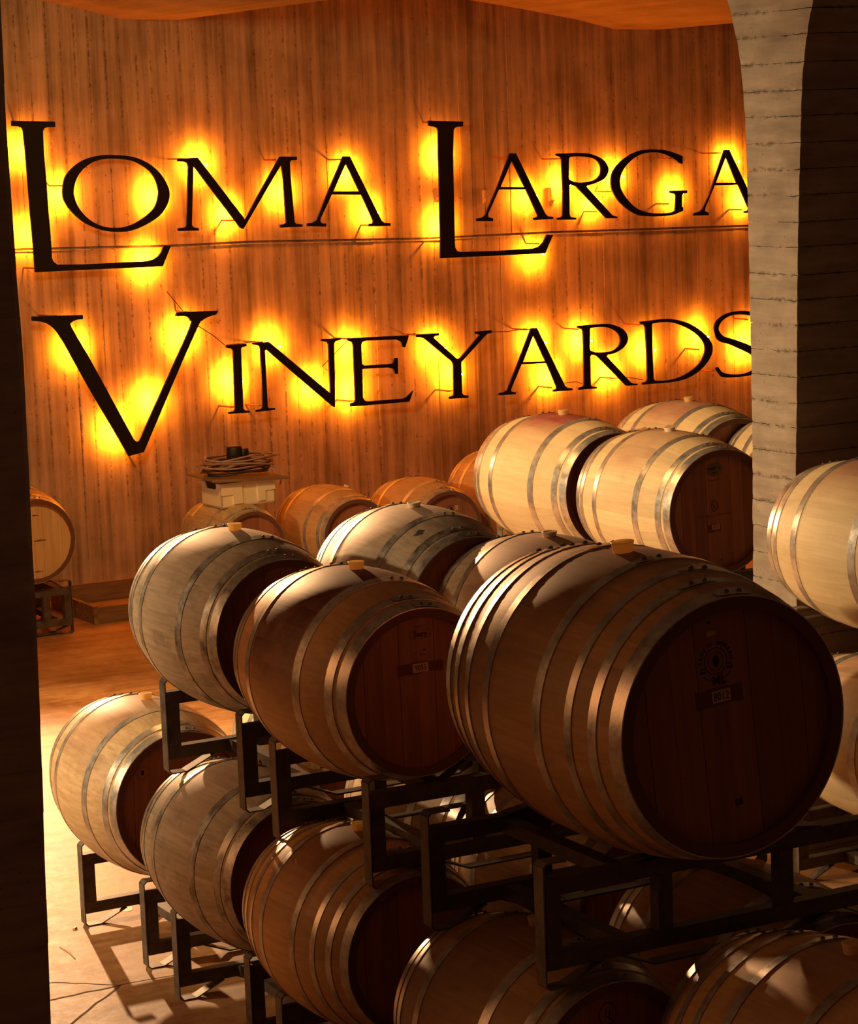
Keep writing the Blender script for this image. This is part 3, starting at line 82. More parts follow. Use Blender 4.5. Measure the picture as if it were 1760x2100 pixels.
def coords(t, scale, rnd=True, which='Object'):
    tc = N(t, 'ShaderNodeTexCoord'); mp = N(t, 'ShaderNodeMapping'); mp.inputs['Scale'].default_value = scale
    t.links.new(tc.outputs[which], mp.inputs['Vector'])
    if rnd:
        oi = N(t, 'ShaderNodeObjectInfo'); s = mathn(t, 'MULTIPLY', oi.outputs['Random'], 37.0)
        cx = N(t, 'ShaderNodeCombineXYZ'); 
        for i in range(3): t.links.new(s, cx.inputs[i])
        t.links.new(cx.outputs[0], mp.inputs['Location'])
    return mp.outputs[0]
def noise(t, vec, scale, detail=4, rough=.55):
    n = N(t, 'ShaderNodeTexNoise'); n.inputs['Scale'].default_value = scale; n.inputs['Detail'].default_value = detail
    n.inputs['Roughness'].default_value = rough
    t.links.new(vec, n.inputs['Vector']); return n.outputs['Fac']
def bump(t, b, h, dist, strength=1.0):
    n = N(t, 'ShaderNodeBump'); n.inputs['Distance'].default_value = dist; n.inputs['Strength'].default_value = strength
    t.links.new(h, n.inputs['Height']); t.links.new(n.outputs[0], b.inputs['Normal']); return n

def stave_mat(name, light, dark, stain=(.085, .012, .006), dirt=(.10, .07, .045), dirt_amt=.35, rough=.55):
    m, t, b = nt(name)
    v = coords(t, (60, 3.5, 60))
    g = noise(t, v, 1.0, 5, .6)
    base = ramp(t, g, [(.3, dark), (.62, light)]).outputs[0]
    oi = N(t, 'ShaderNodeObjectInfo'); sep = N(t, 'ShaderNodeSeparateColor'); t.links.new(oi.outputs['Color'], sep.inputs[0])
    hsv = N(t, 'ShaderNodeHueSaturation'); t.links.new(base, hsv.inputs['Color'])
    t.links.new(mathn(t, 'ADD', mathn(t, 'MULTIPLY', sep.outputs[2], .22), .89), hsv.inputs['Value'])
    # broad grime patches
    v2 = coords(t, (3, 3, 3)); d = noise(t, v2, 1.6, 6, .65)
    dm = mathn(t, 'MULTIPLY', ramp(t, d, [(.5, (0, 0, 0)), (.72, (1, 1, 1))]).outputs[0], dirt_amt)
    c = mixc(t, dm, hsv.outputs[0], dirt)
    # small dark flecks of the oak
    v3 = coords(t, (26, 9, 26)); fl = noise(t, v3, 2.0, 2, .5)
    fm = mathn(t, 'MULTIPLY', ramp(t, fl, [(.66, (0, 0, 0)), (.72, (1, 1, 1))]).outputs[0], .45)
    c = mixc(t, fm, c, dark)
    # wine soaked belly: amount per stave edge in the object colour, confined between the belly hoops
    uv = N(t, 'ShaderNodeTexCoord'); su = N(t, 'ShaderNodeSeparateXYZ'); t.links.new(uv.outputs['UV'], su.inputs[0])
    amt = N(t, 'ShaderNodeMix'); t.links.new(su.outputs[0], amt.inputs[0]); t.links.new(sep.outputs[0], amt.inputs[2]); t.links.new(sep.outputs[1], amt.inputs[3])
    av = mathn(t, 'ABSOLUTE', mathn(t, 'SUBTRACT', su.outputs[1], .5))
    band = ramp(t, av, [(.175, (1, 1, 1)), (.215, (0, 0, 0))]).outputs[0]
    sm = mathn(t, 'MULTIPLY', mathn(t, 'MULTIPLY', amt.outputs[0], band), mathn(t, 'ADD', mathn(t, 'MULTIPLY', d, .9), .5), True)
    c = mixc(t, sm, c, stain)
    t.links.new(c, b.inputs['Base Color'])
    b.inputs['Roughness'].default_value = rough
    bump(t, b, g, .0012, .35)
    return m
CHIME, t, b = nt('toasted_chime_oak'); b.inputs['Base Color'].default_value = (.15, .06, .032, 1); b.inputs['Roughness'].default_value = .8
W_NEW = stave_mat('pale_oak', (.82, .62, .34), (.72, .52, .27), stain=(.38, .085, .07), dirt=(.5, .33, .18))
W_TAN = stave_mat('tan_oak', (.62, .34, .14), (.50, .26, .10), dirt=(.2, .1, .04), dirt_amt=.3)
W_GREY = stave_mat('weathered_oak', (.52, .41, .28), (.36, .275, .18), stain=(.38, .20, .13), dirt=(.13, .10, .07), dirt_amt=.6, rough=.6)
W_MID = stave_mat('aged_oak', (.62, .43, .23), (.44, .28, .14), stain=(.36, .14, .08), dirt=(.22, .14, .08), dirt_amt=.4)

def head_mat(name, light, dark):
    m, t, b = nt(name)
    v = coords(t, (26, 26, 1.6)); g = noise(t, v, 1.2, 5, .6)
    base = ramp(t, g, [(.3, dark), (.65, light)]).outputs[0]
    oi = N(t, 'ShaderNodeObjectInfo'); hsv = N(t, 'ShaderNodeHueSaturation'); t.links.new(base, hsv.inputs['Color'])
    t.links.new(mathn(t, 'ADD', mathn(t, 'MULTIPLY', oi.outputs['Random'], .3), .82), hsv.inputs['Value'])
    t.links.new(hsv.outputs[0], b.inputs['Base Color']); b.inputs['Roughness'].default_value = .6
    bump(t, b, g, .001, .3); return m
H_WOOD = head_mat('head_oak', (.38, .15, .075), (.26, .095, .045))
H_PALE = head_mat('pale_head_oak', (.72, .48, .24), (.58, .36, .17))

def steel_mat(name, col, rough, metal=.75, dirt=.5):
    m, t, b = nt(name)
    v = coords(t, (1, 1, 1)); g = noise(t, v, 14, 6, .7); g2 = noise(t, v, 90, 2, .5)
    c = ramp(t, g, [(.35, tuple(x*dirt for x in col)), (.6, col)]).outputs[0]
    t.links.new(c, b.inputs['Base Color']); b.inputs['Metallic'].default_value = metal
    r = mathn(t, 'ADD', mathn(t, 'MULTIPLY', g, .3), rough-.15); t.links.new(r, b.inputs['Roughness'])
    bump(t, b, g2, .0006, .3); return m
HOOP = steel_mat('galvanised_hoop_steel', (.72, .65, .56), .34, .7, .55)
RACK = steel_mat('dark_rack_steel', (.13, .10, .08), .55, .3, .5)
RACKL = steel_mat('bare_rack_strip_steel', (.22, .19, .16), .5, .5, .5)
HOOPD = steel_mat('tarnished_hoop_steel', (.56, .50, .42), .42, .6, .30)
RIVET = steel_mat('dark_rivet_steel', (.20, .15, .11), .5, .6, .6)
BLACK, t, b = nt('black_letter_steel'); b.inputs['Base Color'].default_value = (.010, .005, .004, 1); b.inputs['Roughness'].default_value = .75
ROD, t, b = nt('rusty_bracket_rod'); b.inputs['Base Color'].default_value = (.30, .10, .04, 1); b.inputs['Roughness'].default_value = .7
INK, t, b = nt('branding_ink'); b.inputs['Base Color'].default_value = (.035, .008, .006, 1); b.inputs['Roughness'].default_value = .8
PLATE, t, b = nt('number_label_paper'); b.inputs['Base Color'].default_value = (.60, .36, .20, 1); b.inputs['Roughness'].default_value = .8
SMUDGE, t, b = nt('wine_smudge'); b.inputs['Base Color'].default_value = (.16, .05, .03, 1); b.inputs['Roughness'].default_value = .8
OVAL, t, b = nt('green_grey_stencil'); b.inputs['Base Color'].default_value = (.16, .12, .06, 1); b.inputs['Roughness'].default_value = .8
BUNGM, t, b = nt('silicone_bung'); b.inputs['Base Color'].default_value = (.95, .70, .32, 1); b.inputs['Roughness'].default_value = .45

tl = N(t, 'ShaderNodeBsdfTranslucent'); tl.inputs[0].default_value = (1, .74, .34, 1); mx_ = N(t, 'ShaderNodeMixShader'); mx_.inputs[0].default_value = .5
t.links.new(b.outputs[0], mx_.inputs[1]); t.links.new(tl.outputs[0], mx_.inputs[2]); t.links.new(mx_.outputs[0], t.nodes['Material Output'].inputs[0])
BUNGW, t, b = nt('cream_bung'); b.inputs['Base Color'].default_value = (.80, .64, .44, 1); b.inputs['Roughness'].default_value = .5
GLOW, t, b = nt('bulb_glow'); b.inputs['Emission Color'].default_value = (1, .82, .5, 1); b.inputs['Emission Strength'].default_value = 14
CRATE, t, b = nt('cream_crate_plastic'); b.inputs['Base Color'].default_value = (.95, .84, .60, 1); b.inputs['Roughness'].default_value = .5
HOSE, t, b = nt('grey_hose_rubber'); b.inputs['Base Color'].default_value = (.42, .27, .20, 1); b.inputs['Roughness'].default_value = .5
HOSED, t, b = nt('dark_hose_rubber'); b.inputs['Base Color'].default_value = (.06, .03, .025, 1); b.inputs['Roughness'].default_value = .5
BLK, t, b = nt('matt_black_plastic'); b.inputs['Base Color'].default_value = (.015, .01, .01, 1); b.inputs['Roughness'].default_value = .5
CABLE, t, b = nt('thin_cable'); b.inputs['Base Color'].default_value = (.10, .02, .01, 1); b.inputs['Roughness'].default_value = .6
def plank_mat(name, light, dark):
    m, t, b = nt(name); v = coords(t, (2, 20, 20)); g = noise(t, v, 1.4, 4)
    t.links.new(ramp(t, g, [(.3, dark), (.7, light)]).outputs[0], b.inputs['Base Color']); b.inputs['Roughness'].default_value = .7; return m
PLANK = plank_mat('brown_planking', (.34, .20, .10), (.16, .08, .04))

def concrete(name, light, dark, streak, grain=(1, 1, 1), pits=.5, rough=.85, edge=None):
    """streak: coordinate scale that stretches the formwork grain; grain noise on top"""
    m, t, b = nt(name)
    v = coords(t, streak, False); g = noise(t, v, 1.0, 6, .65)
    v1 = coords(t, grain, False); g1 = noise(t, v1, 2.2, 6, .6); g2 = noise(t, v1, 30, 3, .6)
    s = mathn(t, 'ADD', mathn(t, 'MULTIPLY', g, .62), mathn(t, 'MULTIPLY', g1, .38))
    c = ramp(t, s, [(.36, dark), (.62, light)]).outputs[0]
    vo = N(t, 'ShaderNodeTexVoronoi'); vo.inputs['Scale'].default_value = 16; t.links.new(v1, vo.inputs['Vector'])
    pit = ramp(t, vo.outputs['Distance'], [(.05, (1, 1, 1)), (.11, (0, 0, 0))]).outputs[0]
    pm = mathn(t, 'MULTIPLY', pit, ramp(t, g1, [(.48, (0, 0, 0)), (.56, (1, 1, 1))]).outputs[0])
    c = mixc(t, mathn(t, 'MULTIPLY', pm, pits), c, tuple(x*.3 for x in dark))
    if edge:
        if edge == 'uv':
            tc = N(t, 'ShaderNodeTexCoord'); su = N(t, 'ShaderNodeSeparateXYZ'); t.links.new(tc.outputs['UV'], su.inputs[0])
            em = ramp(t, mathn(t, 'ABSOLUTE', mathn(t, 'SUBTRACT', su.outputs[0], .5)), [(.38, (0, 0, 0)), (.49, (1, 1, 1))]).outputs[0]
        else:
            at = N(t, 'ShaderNodeAttribute'); at.attribute_name = 'edge'; em = ramp(t, at.outputs['Fac'], [(.60, (0, 0, 0)), (.93, (1, 1, 1))]).outputs[0]
        v5 = coords(t, (24, 24, 24), False); n5 = noise(t, v5, 1.0, 6, .75); n6 = noise(t, v1, 1.1, 3, .6)
        crust = mathn(t, 'ADD', n5, mathn(t, 'MULTIPLY', n6, .55))
        er = mathn(t, 'MULTIPLY', em, ramp(t, crust, [(.80, (0, 0, 0)), (.90, (1, 1, 1))]).outputs[0])
        c = mixc(t, mathn(t, 'MULTIPLY', er, .6), c, tuple(x*.35 for x in dark))
        pm = mathn(t, 'ADD', pm, er)
    t.links.new(c, b.inputs['Base Color']); b.inputs['Roughness'].default_value = rough
    h = mathn(t, 'SUBTRACT', mathn(t, 'ADD', mathn(t, 'MULTIPLY', g, .7), mathn(t, 'MULTIPLY', g2, .3)), mathn(t, 'MULTIPLY', pm, .9))
    bump(t, b, h, .006, .6); return m
WALLM = concrete('board_marked_wall_concrete', (.62, .50, .38), (.20, .145, .095), (13, 13, .5), (1, 1, 1), .6, edge='uv')
PIERM = concrete('board_marked_pier_concrete', (.44, .35, .26), (.25, .195, .14), (2.2, 2.2, 14), (2, 2, 2), .7, edge='attr')
CEILM = concrete('ceiling_concrete', (.40, .31, .24), (.25, .19, .14), (9, .6, 2), (1, 1, 1), .15)
FLM, t, b = nt('polished_floor_concrete')
v = coords(t, (1, 1, 1), False); g = noise(t, v, 2.2, 7, .65); g2 = noise(t, v, 14, 6, .7)
vs_ = coords(t, (.5, 4, 1), False); g3 = noise(t, vs_, 2.5, 6, .6)
s = mathn(t, 'ADD', mathn(t, 'MULTIPLY', g, .4), mathn(t, 'ADD', mathn(t, 'MULTIPLY', g2, .3), mathn(t, 'MULTIPLY', g3, .3)))
t.links.new(ramp(t, s, [(.40, (.22, .09, .03)), (.5, (.38, .185, .075)), (.60, (.52, .29, .13))]).outputs[0], b.inputs['Base Color'])
t.links.new(mathn(t, 'ADD', mathn(t, 'MULTIPLY', g2, .3), .42), b.inputs['Roughness']); bump(t, b, g2, .004, .35)
FLOORM = FLM
CRACK, t, b = nt('dark_crack_filler'); b.inputs['Base Color'].default_value = (.12, .05, .025, 1); b.inputs['Roughness'].default_value = .9
GLINT, t, b = nt('painted_wet_spot_glint'); b.inputs['Base Color'].default_value = (.92, .84, .66, 1); b.inputs['Roughness'].default_value = .35  # bright colour stands in for light reflected by a wet spot

# ---------------------------------------------------------------- mesh helpers
class MB:
    def __init__(s): s.v = []; s.f = []; s.n = []; s.uv = []; s.sm = []
    def add(s, vs, fs):
        o = len(s.v); s.v += [tuple(p) for p in vs]; s.f += [tuple(i+o for i in f) for f in fs]; return s
    def box(s, x0, x1, y0, y1, z0, z1):
        return s.add([(x0,y0,z0),(x1,y0,z0),(x1,y1,z0),(x0,y1,z0),(x0,y0,z1),(x1,y0,z1),(x1,y1,z1),(x0,y1,z1)],
                     [(0,3,2,1),(4,5,6,7),(0,1,5,4),(1,2,6,5),(2,3,7,6),(3,0,4,7)])
    def bar(s, a, b, w, d, up=(0, 1, 0)):
        """bar from a to b, w wide across, d along 'up'"""
        a = Vector(a); b = Vector(b); t = (b-a).normalized(); u = Vector(up); u = (u - t*u.dot(t)).normalized(); k = t.cross(u)
        P = [q + u*(d/2*i) + k*(w/2*j) for q in (a, b) for i, j in ((-1,-1),(1,-1),(1,1),(-1,1))]
        return s.add(P, [(3,2,1,0),(4,5,6,7),(0,1,5,4),(1,2,6,5),(2,3,7,6),(3,0,4,7)])
    def tube(s, pts, r, n=6, closed=False):
        pts = [Vector(p) for p in pts]; o = len(s.v); m_ = len(pts)
        for i, p in enumerate(pts):
            if closed: t = pts[(i+1) % m_] - pts[i-1]
            else: t = pts[min(i+1, m_-1)] - pts[max(i-1, 0)]
            t.normalize(); a = Vector((0, 0, 1)) if abs(t.z) < .9 else Vector((1, 0, 0)); u = t.cross(a).normalized(); k = t.cross(u)
            for j in range(n): s.v.append(tuple(p + u*(r*math.cos(2*PI*j/n)) + k*(r*math.sin(2*PI*j/n))))
        for i in range(m_ if closed else m_-1):
            for j in range(n):
                a = o+i*n+j; b = o+i*n+(j+1) % n; c = o+((i+1) % m_)*n+(j+1) % n; d = o+((i+1) % m_)*n+j
                s.f.append((a, b, c, d))
        if not closed: s.f.append(tuple(o+j for j in range(n))[::-1]); s.f.append(tuple(o+(m_-1)*n+j for j in range(n)))
        return s
    def lathe(s, prof, n=20, c=(0, 0, 0)):
        o = len(s.v); k = len(prof)
        for r, z in prof:
            for j in range(n): s.v.append((c[0]+r*math.cos(2*PI*j/n), c[1]+r*math.sin(2*PI*j/n), c[2]+z))
        for i in range(k-1):
            for j in range(n): s.f.append((o+i*n+j, o+i*n+(j+1) % n, o+(i+1)*n+(j+1) % n, o+(i+1)*n+j))
        s.f.append(tuple(o+j for j in range(n))[::-1]); s.f.append(tuple(o+(k-1)*n+j for j in range(n))); return s
    def mesh(s, name, mat=None, smooth=False):
        me = bpy.data.meshes.new(name); me.from_pydata(s.v, [], s.f); 
        if mat: me.materials.append(mat)
        if smooth: me.polygons.foreach_set('use_smooth', [True]*len(me.polygons))
        me.update(); return me
def link(name, me, parent=None, loc=None, rot=None, scale=None):
    o = bpy.data.objects.new(name, me); C.objects.link(o)
    if parent: o.parent = parent
    if loc: o.location = loc
    if rot: o.rotation_euler = rot
    if scale: o.scale = scale
    return o
def tag(o, label=None, cat=None, group=None, kind=None):
    if label: o['label'] = label
    if cat: o['category'] = cat
    if group: o['group'] = group
    if kind: o['kind'] = kind
    return o
def thing(name, label, cat, loc, group=None, rz=0):
    o = bpy.data.objects.new(name, None); C.objects.link(o); o.location = loc; o.rotation_euler = (0, 0, rz)
    o.empty_display_size = .1
    return tag(o, label, cat, group)

# ---------------------------------------------------------------- the shell
# floor
tag(link('floor', MB().box(-6, 16, -1, 20, FLOOR-.2, FLOOR).mesh('floor', FLOORM)), kind='structure')
fl = bpy.data.objects['floor']
def crack(pts, w, z=FLOOR+.0008):
    b = MB(); n = len(pts); rr = random.Random(5)
    P = []
    for i in range(n-1):
        for k in range(6):
            t = k/6; P.append((pts[i][0]*(1-t)+pts[i+1][0]*t+rr.uniform(-.003, .003), pts[i][1]*(1-t)+pts[i+1][1]*t+rr.uniform(-.006, .006)))
    P.append(pts[-1])
    for (x0, y0), (x1, y1) in zip(P, P[1:]):
        d = math.hypot(x1-x0, y1-y0) or 1; nx, ny = -(y1-y0)/d*w/2, (x1-x0)/d*w/2
        o = len(b.v); b.v += [(x0-nx, y0-ny, z), (x0+nx, y0+ny, z), (x1+nx, y1+ny, z), (x1-nx, y1-ny, z)]; b.f.append((o+3, o+2, o+1, o))
    link('crack', b.mesh('crack', CRACK), fl)
crack([(3.20, 9.66), (3.40, 9.63), (3.61, 9.44)], .006); crack([(3.15, 9.46), (3.32, 9.43), (3.61, 9.44)], .012); crack([(3.1, 8.95), (3.29, 9.13), (3.61, 9.44)], .010)
crack([(3.61, 9.44), (4.13, 9.41), (5.2, 9.5)], .006)

# far wall: plane through A0 along T, facing the room along NV, cast against vertical boards, each board its own depth
AW = math.radians(7.682); T = Vector((math.cos(AW), math.sin(AW), 0)); NV = Vector((math.sin(AW), -math.cos(AW), 0)); A0 = Vector((6.4, 17.85, 0))
def Wp(s, z, o=0.): p = A0 + T*s + NV*o; return (p.x, p.y, z)
def interp(P, x):
    if x <= P[0][0]: return P[0][1]
    for (a, b), (c, d) in zip(P, P[1:]):
        if x <= c: return b + (d-b)*(x-a)/(c-a)
    return P[-1][1]
rnd = random.Random(11)
top = D['top']; jnt = D['joint']
def toff(s):
    if s < top[0][0]: return 1.0
    if s > top[-1][0]: return 1.0
    return interp(top, s)
b = MB(); s = -2.5
def strip(b, s0, s1, z0a, z0b, z1a, z1b, o, back=-.3):
    b.add([Wp(s0,z0a,o),Wp(s1,z0b,o),Wp(s1,z1b,o),Wp(s0,z1a,o),Wp(s0,z0a,back),Wp(s1,z0b,back),Wp(s1,z1b,back),Wp(s0,z1a,back)],
          [(0,1,2,3),(5,4,7,6),(4,0,3,7),(1,5,6,2),(3,2,6,7),(4,5,1,0)])
while s < 10:
    w = rnd.uniform(.105, .15); lo = rnd.uniform(0, .005); up = .010+rnd.uniform(0, .005); e = s+w-.0008
    ja, jb = interp(jnt, s), interp(jnt, e)
    strip(b, s, e, FLOOR-.1, FLOOR-.1, ja-.012, jb-.012, lo)
    strip(b, s, e, ja+.004, jb+.004, 1.6, 1.6, up)
    s += w
strip(b, -2.6, 10.1, FLOOR-.1, FLOOR-.1, 1.6, 1.6, -.012)
me = b.mesh('wall_back', WALLM); uvl = me.uv_layers.new(name='UVMap')
for l in me.loops: uvl.data[l.index].uv = ((0, .5), (1, .5), (1, .5), (0, .5), (.5, .5), (.5, .5), (.5, .5), (.5, .5))[l.vertex_index % 8]
tag(link('wall_back', me), kind='structure')
# lip along the pour joint
b = MB()
P = [(-2.5, jnt[0][1]+.01)] + [tuple(p) for p in jnt] + [(10, jnt[-1][1])]
for (s0, z0), (s1, z1) in zip(P, P[1:]):
    strip(b, s0, s1, z0-.022, z1-.022, z0-.013, z1-.013, .012)
tag(link('trim_1', b.mesh('trim_1', WALLM)), kind='structure')
# ceiling: shallow vaults running from the back wall towards the camera
def ceil_profile():
    pr = [(-2.5, 1.3), (-1.2, 1.4), (-.5, 1.25)] + [tuple(p) for p in top] + [(8.6, 1.2), (9.4, 1.25), (10.2, 1.1)]
    return pr
b = MB(); pr = ceil_profile(); n = len(pr); o = 0
for yy in (0, -1, -2.2, -3.6):
    for s_, z_ in pr: p = A0 + T*s_; b.v.append((p.x, p.y+.05+yy, z_))
for k in range(3):
    for i in range(n-1): b.f.append((k*n+i, (k+1)*n+i, (k+1)*n+i+1, k*n+i+1))
base = len(b.v)
for yy in (0, -3.6):
    for s_, z_ in pr: p = A0 + T*s_; b.v.append((p.x, p.y+.05+yy, 1.75))
for i in range(n-1): b.f.append((base+i, base+i+1, base+n+i+1, base+n+i))
for i in range(n-1): b.f.append((3*n+i, base+n+i, base+n+i+1, 3*n+i+1))
tag(link('ceiling', b.mesh('ceiling', CEILM)), kind='structure')

# left pillar: its right arris bows like the arch it carries
def prism_xz(name, edge, x_left, y0, y1, mat, ch=.02):
    b = MB(); zs = sorted(edge, key=lambda p: p[1])
    zs = [(zs[0][0], FLOOR-.02)] + zs + [(zs[-1][0]+.0, 1.5)]
    # courses of formwork boards
    out = []
    zc = FLOOR-.02; rr = random.Random(3)
    E = [(z, x) for x, z in zs]
    while zc < 1.45:
        z1 = min(zc+.135, 1.5); off = rr.uniform(0, .004); xa, xb = interp(E, zc), interp(E, z1)
        y = y0 - off
        b.add([(x_left, y, zc), (xa-ch, y, zc), (xa, y+ch, zc), (xa, y1, zc), (x_left, y1, zc),
               (x_left, y, z1), (xb-ch, y, z1), (xb, y+ch, z1), (xb, y1, z1), (x_left, y1, z1)],
              [(0,1,6,5),(1,2,7,6),(2,3,8,7),(3,4,9,8),(4,0,5,9),(5,6,7,8,9),(4,3,2,1,0)])
        zc = z1
    tag(link(name, b.mesh(name, mat)), kind='structure')
prism_xz('wall_left', D['lp'], 1.7, 7.3, 7.9, PIERM)
# right pier: the narrow lit face looks left (-X); arches spring from it along Y; joints between the board courses
EL = sorted([(z, y) for y, z in D['rpL']]); ER = sorted([(z, y) for y, z in D['rpR']])
EL = [(-3.4, EL[0][1])] + EL; ER = [(-3.4, ER[0][1])] + ER
js = sorted(D['rpJ']); js = [FLOOR-.02] + js + [.55, .70]
b = MB(); rr = random.Random(8); NY = 14; EDG = []
jit = [[rr.uniform(-.003, .003) for _ in range(NY+1)] for _ in js]
for q, (za, zb) in enumerate(zip(js, js[1:])):
    off = rr.uniform(0, .005); N_ = 4; x = 6.84-off; x1 = 8.6; o = len(b.v)
    for k in range(N_+1):
        t_ = k/N_
        for i in range(NY+1):
            zl = za+jit[q][i]+.001; zh = zb+jit[q+1][i]-.002; z = zl+(zh-zl)*t_
            y0_, y1_ = interp(ER, z)-off, interp(EL, z); edge = .0015 if i in (0, NY) else 0
            b.v.append((x+edge+(.002 if k in (0, N_) else 0), y0_+(y1_-y0_)*i/NY, z)); EDG.append(1. if k in (0, N_) else 0.)
        z = (za+.001)+(zb-za-.003)*t_
        b.v.append((x1, interp(ER, z)-off, z)); b.v.append((x1, interp(EL, z), z)); EDG += [1. if k in (0, N_) else 0.]*2
    w_ = NY+3
    for k in range(N_):
        for i in range(NY): b.f.append((o+k*w_+i, o+(k+1)*w_+i, o+(k+1)*w_+i+1, o+k*w_+i+1))
        b.f.append((o+k*w_, o+k*w_+NY+1, o+(k+1)*w_+NY+1, o+(k+1)*w_)); b.f.append((o+k*w_+NY, o+(k+1)*w_+NY, o+(k+1)*w_+NY+2, o+k*w_+NY+2))
    b.f.append(tuple(o+i for i in range(NY+1))+(o+NY+2, o+NY+1)); b.f.append((tuple(o+N_*w_+i for i in range(NY+1))+(o+N_*w_+NY+2, o+N_*w_+NY+1))[::-1])
b.box(6.86, 8.6, 9.40, 9.58, FLOOR, .6)
me = b.mesh('wall_right', PIERM); EDG += [0.]*(len(me.vertices)-len(EDG)); at_ = me.attributes.new('edge', 'FLOAT', 'POINT'); at_.data.foreach_set('value', EDG)
tag(link('wall_right', me), kind='structure')

# ---------------------------------------------------------------- the sign
from mathutils.geometry import tessellate_polygon
def plate(contours, to3, o0, o1):
    """extrude a polygon with holes between offsets o0 and o1"""
    b = MB(); vecs = [[Vector((x, z, 0)) for x, z in c] for c in contours]
    tris = tessellate_polygon(vecs); flat = [p for c in contours for p in c]; n = len(flat)
    for x, z in flat: b.v.append(to3(x, z, o1))
    for x, z in flat: b.v.append(to3(x, z, o0))
    for t in tris: b.f.append(tuple(t)); b.f.append(tuple(i+n for i in t)[::-1])
    k = 0
    for c in contours:
        m_ = len(c)
        for i in range(m_): a, d = k+i, k+(i+1) % m_; b.f.append((a, d, d+n, a+n))
        k += m_
    return b
NAMES = dict(L1=('tall letter L', 'starting the upper line of the backlit sign'), O=('round letter O', 'beside the first tall L of the upper line'),
 M=('wide letter M', 'after the O in the upper line'), A1=('letter A', 'between the M and the second tall L of the upper line'),
 L2=('tall letter L', 'starting the second word of the upper line'), A2=('letter A', 'just right of the second tall L'),
 R1=('letter R', 'before the G in the upper line'), G=('letter G', 'in the second word of the upper line'),
 A3=('letter A', 'ending the upper line, cut off by the pier'), V=('big letter V', 'starting the lower line of the sign'),
 I=('narrow letter I', 'just right of the big V'), N=('letter N', 'between the I and the E in the lower line'),
 E=('letter E', 'in the middle of the lower line'), Y=('letter Y', 'right of the E in the lower line'),
 A4=('letter A', 'in the lower line, after the Y'), R2=('letter R', 'in the lower line, before the D'),
 D=('letter D', 'in the lower line, left of the S'), S=('letter S', 'ending the lower line beside the pier'))
rod_n = 0
SIGNCOL = (1.0, .30, .007)
for key, cont in D['letters'].items():
    xs = [p[0] for p in cont[0]]; zs = [p[1] for p in cont[0]]; cx = sum(xs)/len(xs); cz = min(zs)
    o0 = Vector(Wp(cx, cz, .19))
    nm, where = NAMES[key]
    root = thing('sign_letter', 'black steel %s %s' % (nm, where), 'letter', o0, 'letters of the backlit wall sign')
    loc = lambda s_, z_, o: tuple(Vector(Wp(s_, z_, o)) - o0)
    b = plate(cont, loc, .185, .20); link('letter_face', b.mesh('letter_face', BLACK), root)
    for (s_, z_) in D['brackets'][key]:
        b = MB(); b.tube([loc(s_, z_, .0), loc(s_, z_, .17), loc(s_+.012*(1 if cx > s_ else -1), z_, .187)], .0065, 5)
        dx = (cx - s_); L_ = .05 if abs(dx) > .05 else abs(dx)
        b.tube([loc(s_, z_, .17), loc(s_+math.copysign(L_, dx), z_, .19)], .004, 5)
        link('bracket', b.mesh('bracket', ROD), root)
    for i, (s_, z_) in enumerate(D['lights'][key]):
        p = Wp(s_, z_, .105)
        d = bpy.data.lights.new('letter_bulb_light', 'SPOT'); d.energy = 32; d.spot_size = math.radians(156); d.spot_blend = .7; d.color = SIGNCOL; d.shadow_soft_size = .012
        lo = bpy.data.objects.new('letter_bulb_light', d); C.objects.link(lo); lo.location = p; lo.rotation_euler = (-NV).to_track_quat('-Z', 'Y').to_euler()
        d = bpy.data.lights.new('letter_bulb_spill', 'POINT'); d.energy = 6.5; d.color = (1.0, .17, .006); d.shadow_soft_size = .02
        lo = bpy.data.objects.new('letter_bulb_spill', d); C.objects.link(lo); lo.location = Wp(s_, z_, .125)
        b = MB().lathe([(.003, -.009), (.008, -.005), (.009, 0), (.008, .005), (.003, .009)], 8, loc(s_, z_, .165))
        link('bulb', b.mesh('bulb', GLOW, True), root)
CL = ['thin cable running down from the tall L to the right arm of the big V', 'thin cable sloping from the big V down to the narrow I', 'short thin cable between the narrow I and the N',
 'short thin cable between the lower E and the Y', 'thin cable between the Y and the A of the lower line', 'short thin cable between the feet of the lower A and R', 'short thin cable between the feet of the lower R and the D', 'thin cable looping down behind the right stem of the N']
for pts, cl in zip(D['cables'], CL):
    P = [Wp(s_, z_, .17) for s_, z_ in pts]
    tag(link('cable', MB().tube(P, .0035, 5).mesh('cable', CABLE)), cl, 'cable', 'cables between the sign letters')
LBL = ['small square junction box on the wall left of the second A', 'small junction box half behind the second tall L', 'small junction box behind the upper R']
for (s_, z_), l_ in zip(D['box'], LBL):
    r = thing('junction_box', l_, 'junction box', Wp(s_, z_, .012))
    rot = (0, 0, AW)
    o = link('box_body', MB().box(-.03, .03, -.03, .0, -.055, .055).mesh('box_body', WALLM), r, rot=rot)
    link('box_lid', MB().box(-.025, .025, -.036, -.03, -.05, .05).mesh('box_lid', WALLM), r, rot=rot)

